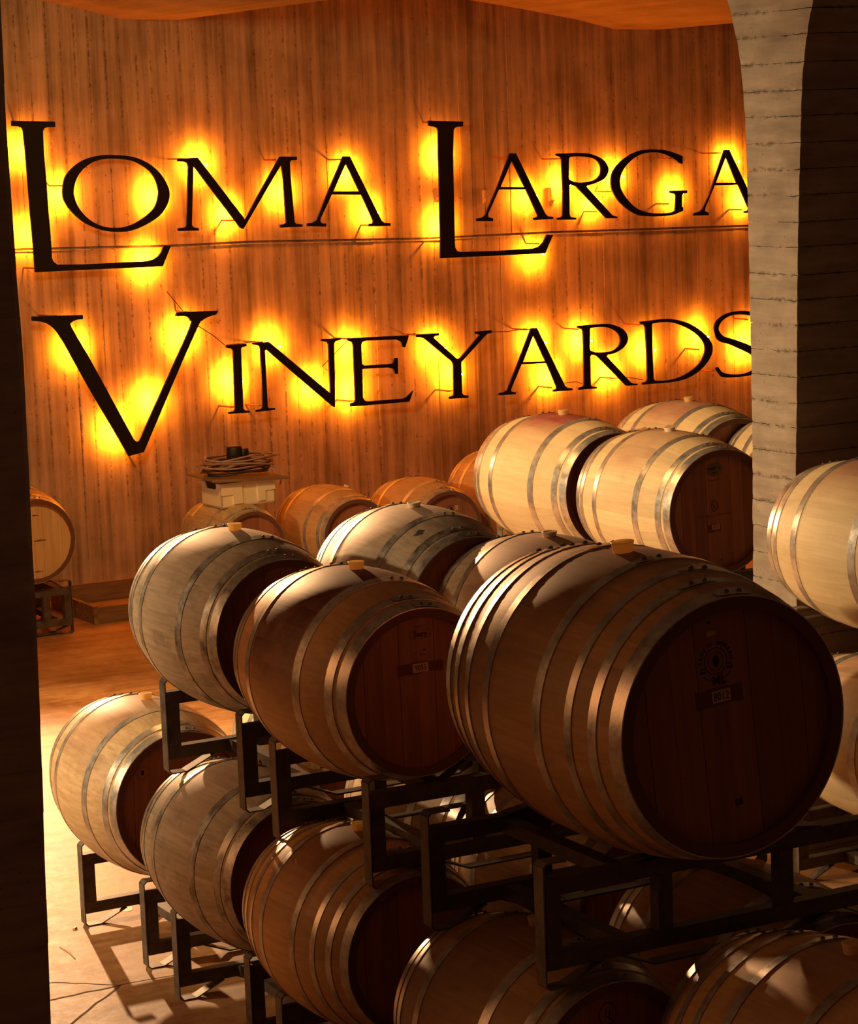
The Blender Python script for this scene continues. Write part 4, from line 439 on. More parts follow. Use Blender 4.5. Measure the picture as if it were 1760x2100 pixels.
# ---------------------------------------------------------------- barrels
HB, HL = .35, .44       # belly radius, half length of the unit barrel
NST = 30
def rad(t, Rh): return Rh + (HB-Rh)*(1-t*t)
cache = {}
def stave_mesh(Rh, mat):
    k = ('s', Rh, mat.name)
    if k in cache: return cache[k]
    nt_, na = 16, 3; a0 = PI/NST; th = .028
    V = []; F = []; NR = []; UV = []
    def vert(t, a, r, n=None, u=0):
        V.append((r*math.sin(a), t*HL, r*math.cos(a))); NR.append(n); UV.append((u, (t+1)/2)); return len(V)-1
    grid = []
    for i in range(nt_+1):
        t = -1+2*i/nt_; row = []
        for j in range(na+1):
            a = -a0+2*a0*j/na; r = rad(t, Rh); dr = -2*t*(HB-Rh)/HL
            aa = a*.9985
            n = Vector((math.sin(a), -dr, math.cos(a))).normalized(); row.append(vert(t, aa, r, n, j/na))
        grid.append(row)
    for i in range(nt_):
        for j in range(na): F.append((grid[i][j], grid[i][j+1], grid[i+1][j+1], grid[i+1][j]))
    nout = len(F)
    def quadrow(fn):  # strip of quads following t
        prev = None
        for i in range(nt_+1):
            t = -1+2*i/nt_; cur = fn(t)
            if prev: F.append((prev[0], prev[1], cur[1], cur[0]))
            prev = cur
    for sg in (-1, 1):
        a = sg*a0*.9985
        quadrow(lambda t: tuple(vert(t, a, rr_, Vector((math.cos(a), 0, -math.sin(a)))*sg, (sg+1)/2) for rr_ in ((rad(t, Rh)-th, rad(t, Rh)) if sg < 0 else (rad(t, Rh), rad(t, Rh)-th))))
    # inside of the two ends
    for t0, t1 in ((-1, -.86), (1, .86)):
        q = [vert(t, a, rad(t, Rh)-th, Vector((-math.sin(a), 0, -math.cos(a))), .5) for t, a in ((t0, -a0), (t0, a0), (t1, a0), (t1, -a0))]
        F.append(tuple(q if t0 < 0 else q[::-1]))
    for t in (-1, 1):
        q = [vert(t, a, r, Vector((0, t, 0)), .5) for a, r in ((-a0, rad(t, Rh)-th), (a0, rad(t, Rh)-th), (a0, rad(t, Rh)), (-a0, rad(t, Rh)))]
        F.append(tuple(q if t > 0 else q[::-1]))
    FF = []
    for f in F:
        p = [Vector(V[i]) for i in f]; g = (p[1]-p[0]).cross(p[2]-p[0])
        if g.length < 1e-12: g = (p[2]-p[0]).cross(p[3]-p[0])
        FF.append(f if g.dot(NR[f[0]]+NR[f[2]]) > 0 else f[::-1])
    F = FF
    me = bpy.data.meshes.new('stave'); me.from_pydata(V, [], F); me.materials.append(mat); me.materials.append(CHIME)
    me.polygons.foreach_set('use_smooth', [True]*len(me.polygons)); me.polygons.foreach_set('material_index', [0 if i < len(F)-4 else 1 for i in range(len(F))])
    uvl = me.uv_layers.new(name='UVMap')
    for l in me.loops: uvl.data[l.index].uv = UV[l.vertex_index]
    # orient faces along the intended normals
    me.update()
    me.normals_split_custom_set_from_vertices([tuple(n) for n in NR])
    cache[k] = me; return me
def hoop_mesh(Rh, t0, t1, seed, hm=None):
    hm = hm or HOOP; k = ('h', Rh, t0, t1, seed, hm.name)
    if k in cache: return cache[k]
    b = MB(); n = 72; e = .0034; rr = random.Random(seed)
    for ta, oa, tb, ob in ((t0, .0, t0, e), (t0, e, t1, e), (t1, e, t1, .0)):
        o = len(b.v)
        for i in range(n):
            a = 2*PI*i/n
            for t, q in ((ta, oa), (tb, ob)): r = rad(max(-1, min(1, t)), Rh)+q-.0004; b.v.append((r*math.sin(a), t*HL, r*math.cos(a)))
        for i in range(n): p = o+i*2; q = o+((i+1) % n)*2; b.f.append((p, p+1, q+1, q))
    # overlap of the strip and its two rivets
    ac = rr.uniform(-.10, .10)+.06
    A = [ac-.16+.32*i/6 for i in range(7)]; o = len(b.v)
    for i, a in enumerate(A):
        sh = .25 if i in (0, 6) else .06
        for t in (t0+(t1-t0)*sh, t1-(t1-t0)*sh):
            r = rad(max(-1, min(1, t)), Rh)+e+.0022; b.v.append((r*math.sin(a), t*HL, r*math.cos(a)))
    for i in range(6): b.f.append((o+2*i, o+2*i+1, o+2*i+3, o+2*i+2))
    tm = (t0+t1)/2
    for a in (ac-.055, ac+.055):
        r = rad(tm, Rh)+e+.001; c = Vector((r*math.sin(a), tm*HL, r*math.cos(a))); nn = Vector((math.sin(a), 0, math.cos(a))); tt = Vector((math.cos(a), 0, -math.sin(a))); yy = Vector((0, 1, 0))
        o = len(b.v)
        for rad_, h in ((.0075, 0), (.006, .0045), (.0025, .0065)):
            for q in range(7): b.v.append(tuple(c+nn*h+tt*(rad_*math.cos(q*2*PI/7))+yy*(rad_*math.sin(q*2*PI/7))))
        for z in range(2):
            for q in range(7): b.f.append((o+z*7+q, o+z*7+(q+1) % 7, o+(z+1)*7+(q+1) % 7, o+(z+1)*7+q))
        b.f.append(tuple(o+14+q for q in range(7)))
    me = b.mesh('hoop', hm, True)
    me.polygons.foreach_set('use_smooth', [i < n*3 for i in range(len(me.polygons))])
    me.materials.append(RIVET); me.polygons.foreach_set('material_index', [0 if i < n*3+6 else 1 for i in range(len(me.polygons))])
    cache[k] = me; return me
HY = .035
def board_mesh(Rh, i, nb, y, mat, back=False):
    k = ('b', Rh, i, nb, mat.name, back)
    if k in cache: return cache[k]
    R = rad(.93, Rh)-.026; x0 = -R+2*R*i/nb+.0006; x1 = -R+2*R*(i+1)/nb-.0006
    xs = [x0+(x1-x0)*j/4 for j in range(5)]; pts = [(x, -math.sqrt(max(R*R-x*x, 0))) for x in xs] + [(x, math.sqrt(max(R*R-x*x, 0))) for x in xs[::-1]]
    b = MB(); n = len(pts); dy = (-.001 if i % 2 else 0)
    for x, z in pts: b.v.append((x, y+dy, z))
    for x, z in pts: b.v.append((x, y+.02, z))
    b.f.append(tuple(range(n))); b.f.append(tuple(range(n, 2*n))[::-1])
    for j in range(n): b.f.append((j, j+n, (j+1) % n+n, (j+1) % n))
    me = b.mesh('head_board', mat); cache[k] = me; return me
def bung_mesh(mat, tall):
    k = ('g', mat.name, tall)
    if k in cache: return cache[k]
    h = .024 if tall else .017
    me = MB().lathe([(.022, -.012), (.024, .002), (.0275, h-.003), (.0285, h), (.026, h+.001), (.020, h-.002)], 24, (0, 0, HB)).mesh('bung', mat, True)
    for p in me.polygons: p.use_smooth = len(p.vertices) == 4
    cache[k] = me; return me
H6 = [(-1.0, -.90), (-.86, -.775), (-.48, -.385)]
H8 = [(-1.0, -.91), (-.81, -.745), (-.61, -.55), (-.33, -.255)]
def barrel(label, X, Y, zb, s, yaw=0, Rh=.285, LL=.87, br=0, dz=0, hoops=H6, wood=None, head=None, stain=0., stain_dir=0., bung=1, group=None, seed=1, spread=1.2, mid=None):
    """zb: height of the belly's underside above which the barrel rests"""
    Rh = min((.275, .285, .295), key=lambda q: abs(q-Rh)); wood = wood or W_MID; head = head or H_WOOD
    root = thing('wine_barrel', label, 'barrel', (X, Y, zb+dz+HB*s), group); root.scale = (s, s*LL/(2*HL), s)
    root.rotation_euler = (0, br, yaw)
    rr = random.Random(seed); sm = stave_mesh(Rh, wood)
    def st(a):
        d = abs((a-stain_dir+PI) % (2*PI)-PI); return max(0, min(1, stain*(1-max(0, d-spread*.55)/(spread*.6))))
    for i in range(NST):
        a = 2*PI*i/NST
        o = link('stave', sm, root, rot=(0, a, 0)); o.color = (st(a-PI/NST), st(a+PI/NST), rr.random(), 1)
    for q, (t0, t1) in enumerate(hoops):
        hm = HOOPD if wood is W_GREY else HOOP; link('hoop', hoop_mesh(Rh, t0, t1, q, hm), root); link('hoop', hoop_mesh(Rh, -t1, -t0, q+7, hm), root)
    y = -HL+.030
    for i in range(8): link('head_board', board_mesh(Rh, i, 8, y, head), root)
    for i in range(8): link('head_board', board_mesh(Rh, i, 8, HL-.05, head, True), root)
    if bung: link('bung', bung_mesh(BUNGM if bung == 1 else BUNGW, bung == 1), root)
    root['_s'] = s
    return root
J = D['J']
def jb(key, zb, label, **kw):
    X, Y, s, yaw, Rh, LL, br, dz = J[key]
    return barrel(label, X, Y, zb, s, yaw, Rh, LL, br, dz, **kw)
U, Lw = -2.2, -3.01
A_ = jb('A', U, 'weathered grey wine barrel on the upper rack, farthest left of the upper row', wood=W_GREY, stain=.25, bung=1, seed=1)
B_ = jb('B', U, 'tan wine barrel with a dark wine-red belly, numbered 9055, on the upper rack', wood=W_TAN, stain=1.0, stain_dir=-.25, spread=1.5, seed=2)
C_ = jb('C', U, 'very large tan wine barrel with eight hoops, numbered 8012, nearest on the upper rack', wood=W_TAN, hoops=H8, stain=.5, seed=3, spread=.9)
D_ = jb('D', Lw, 'wine barrel on the floor rack, farthest left of the lower row', wood=W_MID, stain=.5, seed=4)
E_ = jb('E', Lw, 'wine barrel in the lower row, second from the left, below the first grey barrel', wood=W_GREY, stain=.5, seed=5)
F_ = jb('F', Lw, 'dark tan eight-hoop barrel in the lower row under the barrel numbered 9055', wood=W_TAN, hoops=H8, stain=.7, seed=6)
G_ = jb('G', Lw, 'shadowed tan wine barrel in the lower row, below the very large barrel', wood=W_TAN, stain=.4, seed=7)
H_ = jb('H', Lw, 'shadowed eight-hoop barrel cut off by the lower right corner', wood=W_TAN, hoops=H8, stain=.4, seed=8)
K_ = jb('K', U, 'weathered barrel with a mould spot, on the upper rack right of the first grey barrel', wood=W_GREY, stain=.35, bung=2, seed=9)
L_ = jb('L', U, 'upper-row barrel half hidden behind the very large barrel, cream bung on top', wood=W_GREY, stain=.7, bung=2, seed=10)
M_ = jb('M', U, 'pale wine barrel with a pink-stained belly in the bright far stack', wood=W_NEW, stain=1.0, stain_dir=.2, spread=.9, bung=1, seed=11)
N_b = jb('N', U, 'pale wine barrel numbered 8035 in the bright far stack, beside the pier', wood=W_NEW, stain=.35, bung=2, seed=12)
O_ = jb('O', U, 'farthest pale wine barrel of the bright stack, in front of the letters R and D', wood=W_NEW, stain=.7, bung=1, seed=13, spread=.9)
P_ = jb('P', U, 'pale wine barrel mostly hidden behind the left edge of the pier', wood=W_NEW, seed=14)
Q_ = jb('Q', U, 'pale wine barrel at the right edge of the picture, upper rack right of the pier', wood=W_NEW, stain=.7, stain_dir=.1, spread=.9, seed=15)
R_ = barrel('pale wine barrel on the floor rack at the right edge, behind the very large barrel', 6.84, 8.68, Lw, 1.0, wood=W_NEW, stain=.5, seed=16)
W0 = jb('W0', Lw, 'wine barrel by the back wall at the far left, half behind the dark pillar', wood=W_TAN, head=H_PALE, seed=17, bung=0)
W1 = jb('W1', Lw, 'small wine barrel by the back wall, carrying the cream crate', wood=W_MID, seed=18, bung=0)
W2 = jb('W2', Lw, 'orange-lit barrel by the back wall, right of the crate', wood=W_TAN, seed=19, bung=2, br=0) if False else None
X, Y, s, yaw, Rh, LL, br, dz = J['W2']
W2 = barrel('orange-lit barrel by the back wall with its bung tilted right, beside the crate', X, Y, Lw, s, yaw, Rh, LL, .42, dz, wood=W_TAN, seed=19, bung=2)
W3 = jb('W3', Lw, 'orange-lit barrel by the back wall with a round black stamp on its head', wood=W_TAN, seed=20, bung=0)
W4 = jb('W4', Lw, 'orange-lit barrel by the back wall, half hidden by the pale pink-stained barrel', wood=W_TAN, seed=21, bung=0)
D2 = barrel('wine barrel on the floor rack, right neighbour of the leftmost lower barrel', 4.83, 9.92, Lw, 1.0, wood=W_NEW, stain=.3, seed=22)
E2 = barrel('shadowed barrel on the floor rack under the weathered barrel with the mould spot', 4.76, 8.68, Lw, 1.0, wood=W_MID, seed=23)
F2 = barrel('shadowed barrel on the floor rack behind the steel posts, numbered 1053', 4.68, 7.66, Lw, 1.0, wood=W_MID, seed=24)
G2 = barrel('shadowed barrel on the floor rack right under the very large barrel', 4.56, 6.44, Lw, 1.0, wood=W_TAN, seed=25)
M1 = barrel('lower barrel of the far stack, under the pink-stained pale barrel', 6.98, 11.46, Lw, 1.0, wood=W_MID, seed=26)
N1 = barrel('lower barrel of the far stack, under the barrel numbered 8035', 7.0, 10.5, Lw, 1.0, wood=W_MID, seed=27)

# mould spot on the weathered barrel: a thin irregular film on the staves in front of the belly hoop
def film(parent, t0, a0, rt, ra, mat, Rh, seed=1, name='mould_spot'):
    b = MB(); r = random.Random(seed); n = 22
    b.v.append((0, 0, 0)); c = []
    for i in range(n):
        q = 2*PI*i/n; k = r.uniform(.55, 1.1); c.append((t0+rt*k*math.cos(q), a0+ra*k*math.sin(q)))
    P = [(t0, a0)] + [((t0+t)/2, (a0+a)/2) for t, a in c] + c
    b.v = [((rad(t, Rh)+.0008)*math.sin(a), t*HL, (rad(t, Rh)+.0008)*math.cos(a)) for t, a in P]
    for i in range(n):
        j = (i+1) % n; b.f.append((0, 1+i, 1+j)); b.f.append((1+i, 1+n+i, 1+n+j, 1+j))
    return link(name, b.mesh(name, mat, True), parent)
MOULD, t, b = nt('grey_black_mould'); b.inputs['Base Color'].default_value = (.06, .05, .035, 1); b.inputs['Roughness'].default_value = .9
film(K_, -.62, -.40, .05, .075, MOULD, .275)
# head markings -------------------------------------------------------
def text_obj(body, size, parent, x, z, y, mat=INK, sx=1., rot=0., name='lettering', bold=0.):
    cu = bpy.data.curves.new('t', 'FONT'); cu.body = body; cu.size = size; cu.align_x = 'CENTER'; cu.align_y = 'CENTER'; cu.extrude = .0003; cu.offset = bold; cu.resolution_u = 3
    tmp = bpy.data.objects.new('t', cu); C.objects.link(tmp); bpy.context.view_layer.update()
    me = bpy.data.meshes.new_from_object(tmp.evaluated_get(bpy.context.evaluated_depsgraph_get())); bpy.data.objects.remove(tmp)
    me.materials.clear(); me.materials.append(mat)
    o = link(name, me, parent, loc=(x, y, z)); o.rotation_mode = 'XYZ'
    # lie on the head: text x -> local X, text y -> local Z, facing -Y; turned by rot
    o.rotation_euler = (PI/2, -rot, 0) if False else Matrix(((math.cos(rot), -math.sin(rot), 0), (0, 0, -1), (math.sin(rot), math.cos(rot), 0))).to_euler()
    o.scale = (sx, 1, 1); return o
YF = -HL+.030-.0016
def ring(parent, x, z, rx, rz, w, mat=INK, n=28, name='stamp', y=YF):
    b = MB()
    for i in range(n):
        a = 2*PI*i/n
        for k in (1, 0): b.v.append((x+(rx-w*k)*math.cos(a), y, z+(rz-w*k)*math.sin(a)))
    for i in range(n): p = 2*i; q = 2*((i+1) % n); b.f.append((p, p+1, q+1, q))
    return link(name, b.mesh(name, mat), parent)
def disc(parent, x, z, rx, rz, mat=INK, n=20, name='stamp', y=YF):
    b = MB(); b.v = [(x+rx*math.cos(2*PI*i/n), y, z+rz*math.sin(2*PI*i/n)) for i in range(n)]; b.f = [tuple(range(n))]
    return link(name, b.mesh(name, mat), parent)
def rect(parent, x, z, w, h, mat, y=YF, name='number_label', jag=0):
    b = MB(); r = random.Random(4); n = 10
    P = [(x-w/2+w*i/n, z-h/2+r.uniform(-jag, jag)) for i in range(n+1)] + [(x+w/2-w*i/n, z+h/2+r.uniform(-jag, jag)) for i in range(n+1)]
    b.v = [(p, y, q) for p, q in P]; b.f = [tuple(range(len(P)))]; return link(name, b.mesh(name, mat), parent)
hd = D['heads']
# very large barrel: round cooper's stamp, ML, 8012, 08
(ex, ez), (mx, mz), (nx, nz), (ox_, oz), (sx_, sz) = hd['C']
word = 'SEGUIN MOREAU'
for i, ch in enumerate(word):
    if ch == ' ': continue
    a = math.radians(178 - i*14.7); text_obj(ch, .0125, C_, ex+.041*math.cos(a), ez+.041*math.sin(a), YF, rot=a-PI/2, bold=.0003)
ring(C_, ex, ez, .031, .031, .0018); ring(C_, ex, ez, .022, .022, .0012)
disc(C_, ex, ez, .0085, .014)
for sg in (-1, 1): rect(C_, ex+sg*.036, ez-.020, .016, .006, INK, name='stamp'); rect(C_, ex+sg*.036, ez-.012, .012, .003, INK, name='stamp')
bb = MB()
for i in range(9):
    a = math.radians(215+i*13.75)
    for r in (.047, .0455): bb.v.append((ex+r*math.cos(a), YF, ez+r*math.sin(a)))
for i in range(8): bb.f.append((2*i, 2*i+1, 2*i+3, 2*i+2))
link('stamp', bb.mesh('stamp', INK), C_)
text_obj('ML', .030, C_, mx, mz-.001, YF, bold=.0004, sx=.95)
rect(C_, nx-.005, nz, .125, .040, SMUDGE, y=YF+.0004, name='wine_smudge', jag=.002); rect(C_, nx, nz, .050, .028, PLATE, y=YF-.0002)
text_obj('8012', .026, C_, nx, nz-.001, YF-.0006, sx=.8)
text_obj('08', .024, C_, ox_, oz, YF, sx=.85)
disc(C_, sx_, sz, .006, .0028); rect(C_, sx_+.004, sz-.025, .024, .010, PLATE, name='paper_scrap', jag=.001)
# the barrel with the red belly
(ax_, az), (bx_, bz), (cx_, cz_) = hd['B']
rect(B_, ax_-.002, az+.026, .044, .003, SMUDGE, name='stamp', jag=.001); ring(B_, ax_, az, .042, .0155, .0010); text_obj('Saury', .026, B_, ax_, az, YF, sx=.85, bold=.0003)
disc(B_, cx_+.004, cz_+.004, .006, .002); disc(B_, cx_-.008, cz_-.010, .004, .002); disc(B_, cx_-.03, cz_-.006, .004, .0015); disc(B_, cx_+.002, cz_-.011, .004, .0015)
rect(B_, bx_+.0, bz, .17, .036, SMUDGE, y=YF+.0004, name='wine_smudge', jag=.003); rect(B_, bx_, bz, .058, .030, PLATE, y=YF-.0002)
text_obj('9055', .027, B_, bx_, bz-.001, YF-.0006, sx=.8)
# barrel in the bright stack: oval stencil, ringed LL, the winery's name, 8035
(vx, vz), (lx, lz), (wx, wz), (px_, pz) = hd['N']
disc(N_b, vx, vz, .048, .033, OVAL, name='oval_stencil'); rect(N_b, vx, vz+.006, .066, .007, INK, y=YF-.0006, name='stamp', jag=.004); rect(N_b, vx, vz-.015, .036, .004, INK, y=YF-.0006, name='stamp', jag=.002)
rect(N_b, vx-.005, vz-.050, .07, .004, SMUDGE, name='stamp')
ring(N_b, lx, lz, .0185, .027, .0035); text_obj('L', .034, N_b, lx-.003, lz+.004, YF, sx=.7); text_obj('L', .034, N_b, lx+.004, lz-.004, YF, sx=.7)
def mini(key, parent, x, z, k, mx_):
    cont = D['letters'][key]; b = plate(cont, lambda s_, z_, o: (x+(s_-mx_)*k, YF-.0002-o, z+(z_)*k), 0, .0002)
    link('lettering', b.mesh('lettering', INK), parent)
mid_u = (D['letters']['L1'][0][0][0]+D['letters']['A3'][0][0][0])/2
# first line of the sign, then the second, side by side in small
for key in ('L1','O','M','A1','L2','A2','R1','G','A3'): mini(key, N_b, wx-.048, wz+.018+.004, .0125, 3.4)
for key in ('V','I','N','E','Y','A4','R2','D','S'): mini(key, N_b, wx+.048, wz+.036+.004, .0125, 3.4)
rect(N_b, px_-.010, pz-.004, .075, .036, SMUDGE, y=YF+.0004, name='wine_smudge', jag=.004); rect(N_b, px_, pz, .044, .022, PLATE, y=YF-.0002)
text_obj('8035', .020, N_b, px_, pz, YF-.0006, sx=.85)
text_obj('ME', .014, N_b, .0, -.232, YF, sx=1.0)
(dx_, dz_), = hd['D']; ring(D_, dx_, dz_, .030, .030, .0012); ring(D_, dx_, dz_, .022, .022, .0010); disc(D_, dx_, dz_, .007, .011)
(q1, q2, q3) = hd['W0']
rect(W0, q1[0], q1[1], .045, .006, SMUDGE, name='stamp', jag=.002); rect(W0, q2[0]-.01, q2[1], .085, .008, SMUDGE, name='stamp', jag=.002); rect(W0, q3[0], q3[1], .06, .006, SMUDGE, name='stamp', jag=.002)
(w3x, w3z), = hd['W3']; ring(W3, w3x-.02, w3z, .045, .035, .004); disc(W3, w3x-.02, w3z, .016, .022); rect(W3, w3x+.025, w3z+.012, .03, .04, PLATE, name='paper_scrap')
ring(G_, -.005, .178, .030, .036, .003); text_obj('L', .042, G_, -.007, .180, YF, sx=.7); text_obj('L', .042, G_, .004, .172, YF, sx=.7)
rect(F2, -.01, .09, .062, .030, PLATE, y=YF-.0002); text_obj('1053', .026, F2, -.01, .089, YF-.0006, sx=.85)

# ---------------------------------------------------------------- racks
RH_ = .365
def frame_mesh(wd, hump=.055, tubes=.045):
    """one end frame of a two-barrel rack, in X-Z around its centre, y = 0, foot at z = 0"""
    h = wd/2; d = .045; zb0, zb1, zt0, zt1 = .05, .104, .262, .315
    b = MB()
    b.box(-h+.006, h-.006, -d/2, d/2, zb0, zb1); b.box(-h+.006, h-.006, -d/2, d/2, zt0, zt1)
    return b, h, d, zb0, zb1, zt0, zt1
def rack(label, X0, Y0, Y1, zf, wd=1.22, group=None, hump=.055):
    """X0 left end, Y0 front frame, Y1 back frame, zf foot level"""
    root = thing('barrel_rack', label, 'rack', (X0+wd/2, (Y0+Y1)/2, zf), group)
    h = wd/2; d = .045
    for yc in (Y0-(Y0+Y1)/2, Y1-(Y0+Y1)/2):
        for nm_, z0, z1 in (('lower_rail', .056, .104), ('upper_rail', .267, .315)):
            k = ('rail', nm_, round(wd, 3))
            if k not in cache: cache[k] = MB().box(-h+.006, h-.006, -d/2, d/2, z0, z1).mesh(nm_, RACK)
            link(nm_, cache[k], root, loc=(0, yc, 0))
        for xp in (-h+.031, -.21, .21, h-.031):
            k = ('post', 'i')
            if k not in cache: cache[k] = MB().box(-.024, .024, -d/2+.001, d/2-.001, .10, .27).mesh('post', RACK)
            link('post', cache[k], root, loc=(xp, yc, 0))
        k = ('strip', round(wd, 3))
        if k not in cache:
            me_l = []
            for sg in (-1, 1):
                b = MB()
                P = [(sg*(h-.085), .317), (sg*(h-.012), .358), (sg*(h-.002), .350), (sg*(h-.000), .02), (sg*(h-.012), .004), (sg*(h-.075), .003), (sg*(h-.19), .054)]
                P = [(sg*(h-.09), .318), (sg*(h-.085), .358), (sg*(h-.012), .363), (sg*h, .352), (sg*h, .014), (sg*(h-.012), .002), (sg*(h-.07), .002), (sg*(h-.19), .054)]
                if True: P = [(sg*(h-.075), .361)] + P[2:]
                for (xa, za), (xb_, zb_) in zip(P, P[1:]): b.bar((xa, 0, za), (xb_, 0, zb_), .005, .05)
                me_l.append(b.mesh('side_strip', RACKL))
            cache[k] = me_l
        for me in cache[k]: link('side_strip', me, root, loc=(0, yc, 0))
        k = ('hump', hump)
        if k not in cache:
            b = MB(); P = [(-.335, .316), (-.25, .316+hump), (.25, .316+hump), (.335, .316)]
            for (xa, za), (xb_, zb_) in zip(P, P[1:]): b.bar((xa, 0, za), (xb_, 0, zb_), .006, .045)
            b2 = MB(); P = [(-.36, .055), (-.25, .012), (.25, .012), (.36, .055)]
            for (xa, za), (xb_, zb_) in zip(P, P[1:]): b2.bar((xa, 0, za), (xb_, 0, zb_), .006, .045)
            cache[k] = (b.mesh('saddle', RACK), b2.mesh('foot_bar', RACK))
        link('saddle', cache[k][0], root, loc=(0, yc, 0)); link('foot_bar', cache[k][1], root, loc=(0, yc, 0))
    dd = (Y1-Y0)/2
    for xp in (-.335, .335):
        for z in (.285, .08):
            k = ('tie', round(dd, 3))
            if k not in cache: cache[k] = MB().box(-.025, .025, -dd, dd, -.02, .02).mesh('cross_tie', RACK)
            link('cross_tie', cache[k], root, loc=(xp, 0, z))
    return root
rack('dark steel barrel rack under the weathered grey upper barrel', 3.67, 8.29, 8.98, -2.385)
rack('dark steel barrel rack under the barrel numbered 9055', 3.68, 7.34, 8.04, -2.435)
rack('dark steel barrel rack under the very large barrel', 3.55, 6.04, 6.70, -2.385, hump=.012)
rack('dark steel rack on the floor under the leftmost lower barrel', 3.78, 9.58, 10.27, FLOOR)
rack('dark steel rack on the floor under the second lower barrel', 3.73, 8.46, 9.14, FLOOR)
rack('dark steel rack on the floor under the eight-hoop lower barrel', 3.64, 7.32, 8.00, FLOOR)
rack('shadowed steel rack on the floor under the lower barrel below the very large one', 3.56, 6.08, 6.76, FLOOR)
rack('shadowed steel rack on the floor at the lower right corner', 3.9, 5.10, 5.80, FLOOR)
rack('steel barrel rack under the pink-stained and farthest pale barrels', 6.79, 11.16, 11.84, -2.48)
rack('steel barrel rack under the pale barrel numbered 8035', 6.79, 10.16, 10.84, -2.48)
rack('steel rack on the floor of the far stack, back one', 6.79, 11.16, 11.84, FLOOR)
rack('steel rack on the floor of the far stack, front one', 6.79, 10.16, 10.84, FLOOR)
rack('steel barrel rack right of the pier, under the upper barrel at the right edge', 6.60, 8.34, 9.02, -2.48)
rack('steel rack standing on the floor right of the pier', 6.60, 8.34, 9.02, FLOOR)
rack('steel rack on the floor under the barrel half behind the dark pillar', 5.38, 16.62, 17.2, FLOOR, wd=.78)
rack('steel rack by the back wall under the crate barrel and its neighbour', 6.90, 15.72, 16.3, FLOOR)
rack('steel rack by the back wall under the barrel with the round stamp', 8.22, 15.45, 16.0, FLOOR)

# ---------------------------------------------------------------- loose things
# floor: painted glint of a wet spot, chip, straw
b = MB().lathe([(.05, 0), (.05, .0012), (.046, .0016)], 20); o = link('painted_glint', b.mesh('painted_glint', GLINT)); o.location = (4.02, 10.43, FLOOR); o.scale = (.75, 1.6, 1)
tag(o, 'small round painted glint of a wet spot on the floor behind the first rack post', 'painted glint')
b = MB().box(-.009, .009, -.006, .006, 0, .008); o = link('cork_chip', b.mesh('cork_chip', BUNGW)); o.location = (3.73, 10.25, FLOOR); o.rotation_euler = (0, 0, .6)
tag(o, 'tiny pale chip lying on the floor left of the rack', 'chip')
o = link('straw', MB().tube([(3.585, 10.05, FLOOR+.003), (3.59, 9.95, FLOOR+.004), (3.581, 9.86, FLOOR+.003)], .002, 5).mesh('straw', BUNGW)); tag(o, 'thin pale straw lying on the floor by the dark pillar', 'straw')

# wooden tray on the floor by the back wall
tr = thing('wooden_tray', 'low open wooden tray on the floor against the back wall', 'tray', (6.38, 16.78, FLOOR), None, 0.02)
for nm_, bx in (('tray_board', (0, .03, 0, .80, 0, .125)), ('tray_board', (.03, 1.1, 0, .03, 0, .115)), ('tray_board', (.03, 1.1, .77, .80, 0, .15)), ('tray_board', (1.07, 1.1, .03, .77, 0, .12)), ('tray_bottom', (.03, 1.07, .03, .77, .0, .012))):
    link(nm_, MB().box(*bx).mesh(nm_, PLANK), tr)

# the crate on the small barrel
W1top = -2.45
cr = thing('plastic_crate', 'cream plastic crate tilted on top of the barrel by the back wall', 'crate', (6.975, 15.86, W1top-.032), None, 0.04)
b = MB(); Lx, Ly, Hh, th = .40, .30, .165, .008
b.box(0, Lx, 0, Ly, 0, .01); b.box(0, Lx, 0, th, 0, Hh); b.box(0, Lx, Ly-th, Ly, 0, Hh); b.box(Lx-th, Lx, 0, Ly, 0, Hh)
# left end with its dipped handle opening
b.add([(0,0,0),(0,Ly,0),(0,Ly,Hh),(0,Ly*.82,Hh),(0,Ly*.72,Hh-.045),(0,Ly*.28,Hh-.045),(0,Ly*.16,Hh),(0,0,Hh),
       (th,0,0),(th,Ly,0),(th,Ly,Hh),(th,Ly*.82,Hh),(th,Ly*.72,Hh-.045),(th,Ly*.28,Hh-.045),(th,Ly*.16,Hh),(th,0,Hh)],
      [(0,7,6,5,4,3,2,1),(8,9,10,11,12,13,14,15)]+[(i,(i+1)%8,(i+1)%8+8,i+8) for i in range(8)])
link('crate_body', b.mesh('crate_body', CRATE), cr)
b = MB(); e = .012
for x0, x1, y0, y1 in ((-e, Lx+e, -e, 0), (-e, Lx+e, Ly, Ly+e), (Lx, Lx+e, 0, Ly)): b.box(x0, x1, y0, y1, Hh-.018, Hh)
b.box(-e, 0, 0, Ly*.16, Hh-.018, Hh); b.box(-e, 0, Ly*.82, Ly, Hh-.018, Hh)
link('crate_rim', b.mesh('crate_rim', CRATE), cr)
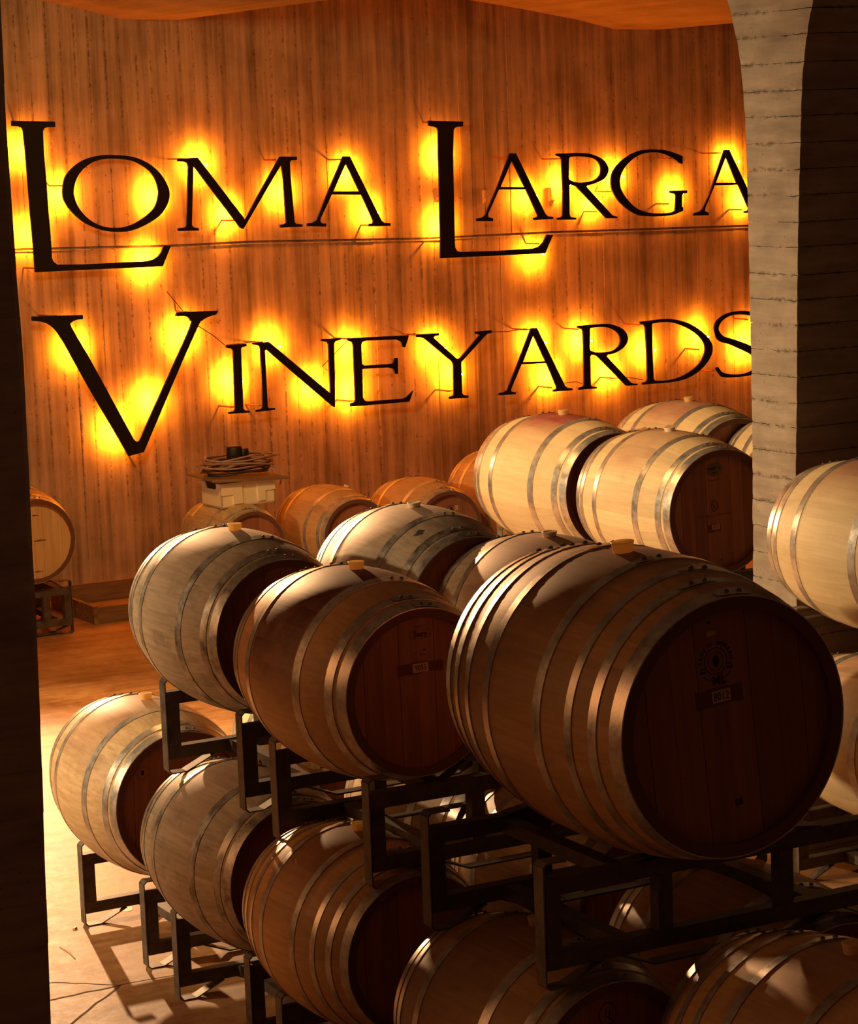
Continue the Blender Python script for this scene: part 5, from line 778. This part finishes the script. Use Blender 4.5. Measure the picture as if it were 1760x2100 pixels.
for x0, x1, z0, z1 in ((.0, .085, .085, Hh-.018), (.085, .155, .02, Hh-.018), (.27, .325, .02, Hh-.018), (.325, Lx, .085, Hh-.018)):
    link('crate_rib', MB().box(x0, x1, -.010, 0, z0, z1).mesh('crate_rib', CRATE), cr)
cr.rotation_euler = (0, -.02, 0.04)
# lid board lying skew across the crate
bd = thing('thin_board', 'thin brown board lying skew across the cream crate', 'board', (7.15, 16.02, W1top+.150), None, .05)
link('board_panel', MB().box(-.27, .29, -.20, .19, 0, .010).mesh('board_panel', PLANK), bd); link('board_edge', MB().box(-.27, .29, -.215, -.20, -.004, .014).mesh('board_edge', PLANK), bd)
bd.rotation_euler = (0.02, .055, .05)
# hose coil
hc = thing('hose_coil', 'coiled grey-brown hose heaped on the board above the crate', 'hose', (7.17, 16.02, W1top+.172), None)
rr = random.Random(21)
for q in range(13):
    P = []; rx = .235+rr.uniform(-.04, .05); ry = .14+rr.uniform(-.02, .03); tl = rr.uniform(-.10, .10); z0 = .008+q*.0085; cxo = rr.uniform(-.03, .04)
    for i in range(28):
        a = 2*PI*i/28; P.append((cxo+rx*math.cos(a), ry*math.sin(a), z0+tl*.10*math.cos(a)+.006*math.sin(3*a+q)+.01*abs(math.sin(a+q))))
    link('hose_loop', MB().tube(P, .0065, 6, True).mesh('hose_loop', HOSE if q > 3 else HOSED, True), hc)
P = [(.20, -.1, .03), (.25, -.12, .0), (.27, -.12, -.05), (.255, -.12, -.09)]
link('hose_end', MB().tube(P, .005, 6).mesh('hose_end', HOSE, True), hc)
# black cap block on top
bk = thing('black_fitting', 'black cylindrical fitting with a stepped side, on top of the hose coil', 'fitting', (7.16, 16.0, W1top+.275), None)
link('fitting_body', MB().lathe([(.052, 0), (.056, .01), (.056, .075), (.052, .085)], 20, (-.012, 0, 0)).mesh('fitting_body', BLK, True), bk)
link('fitting_step', MB().lathe([(.035, 0), (.038, .008), (.038, .058), (.034, .064)], 16, (.048, -.01, 0)).mesh('fitting_step', BLK, True), bk)
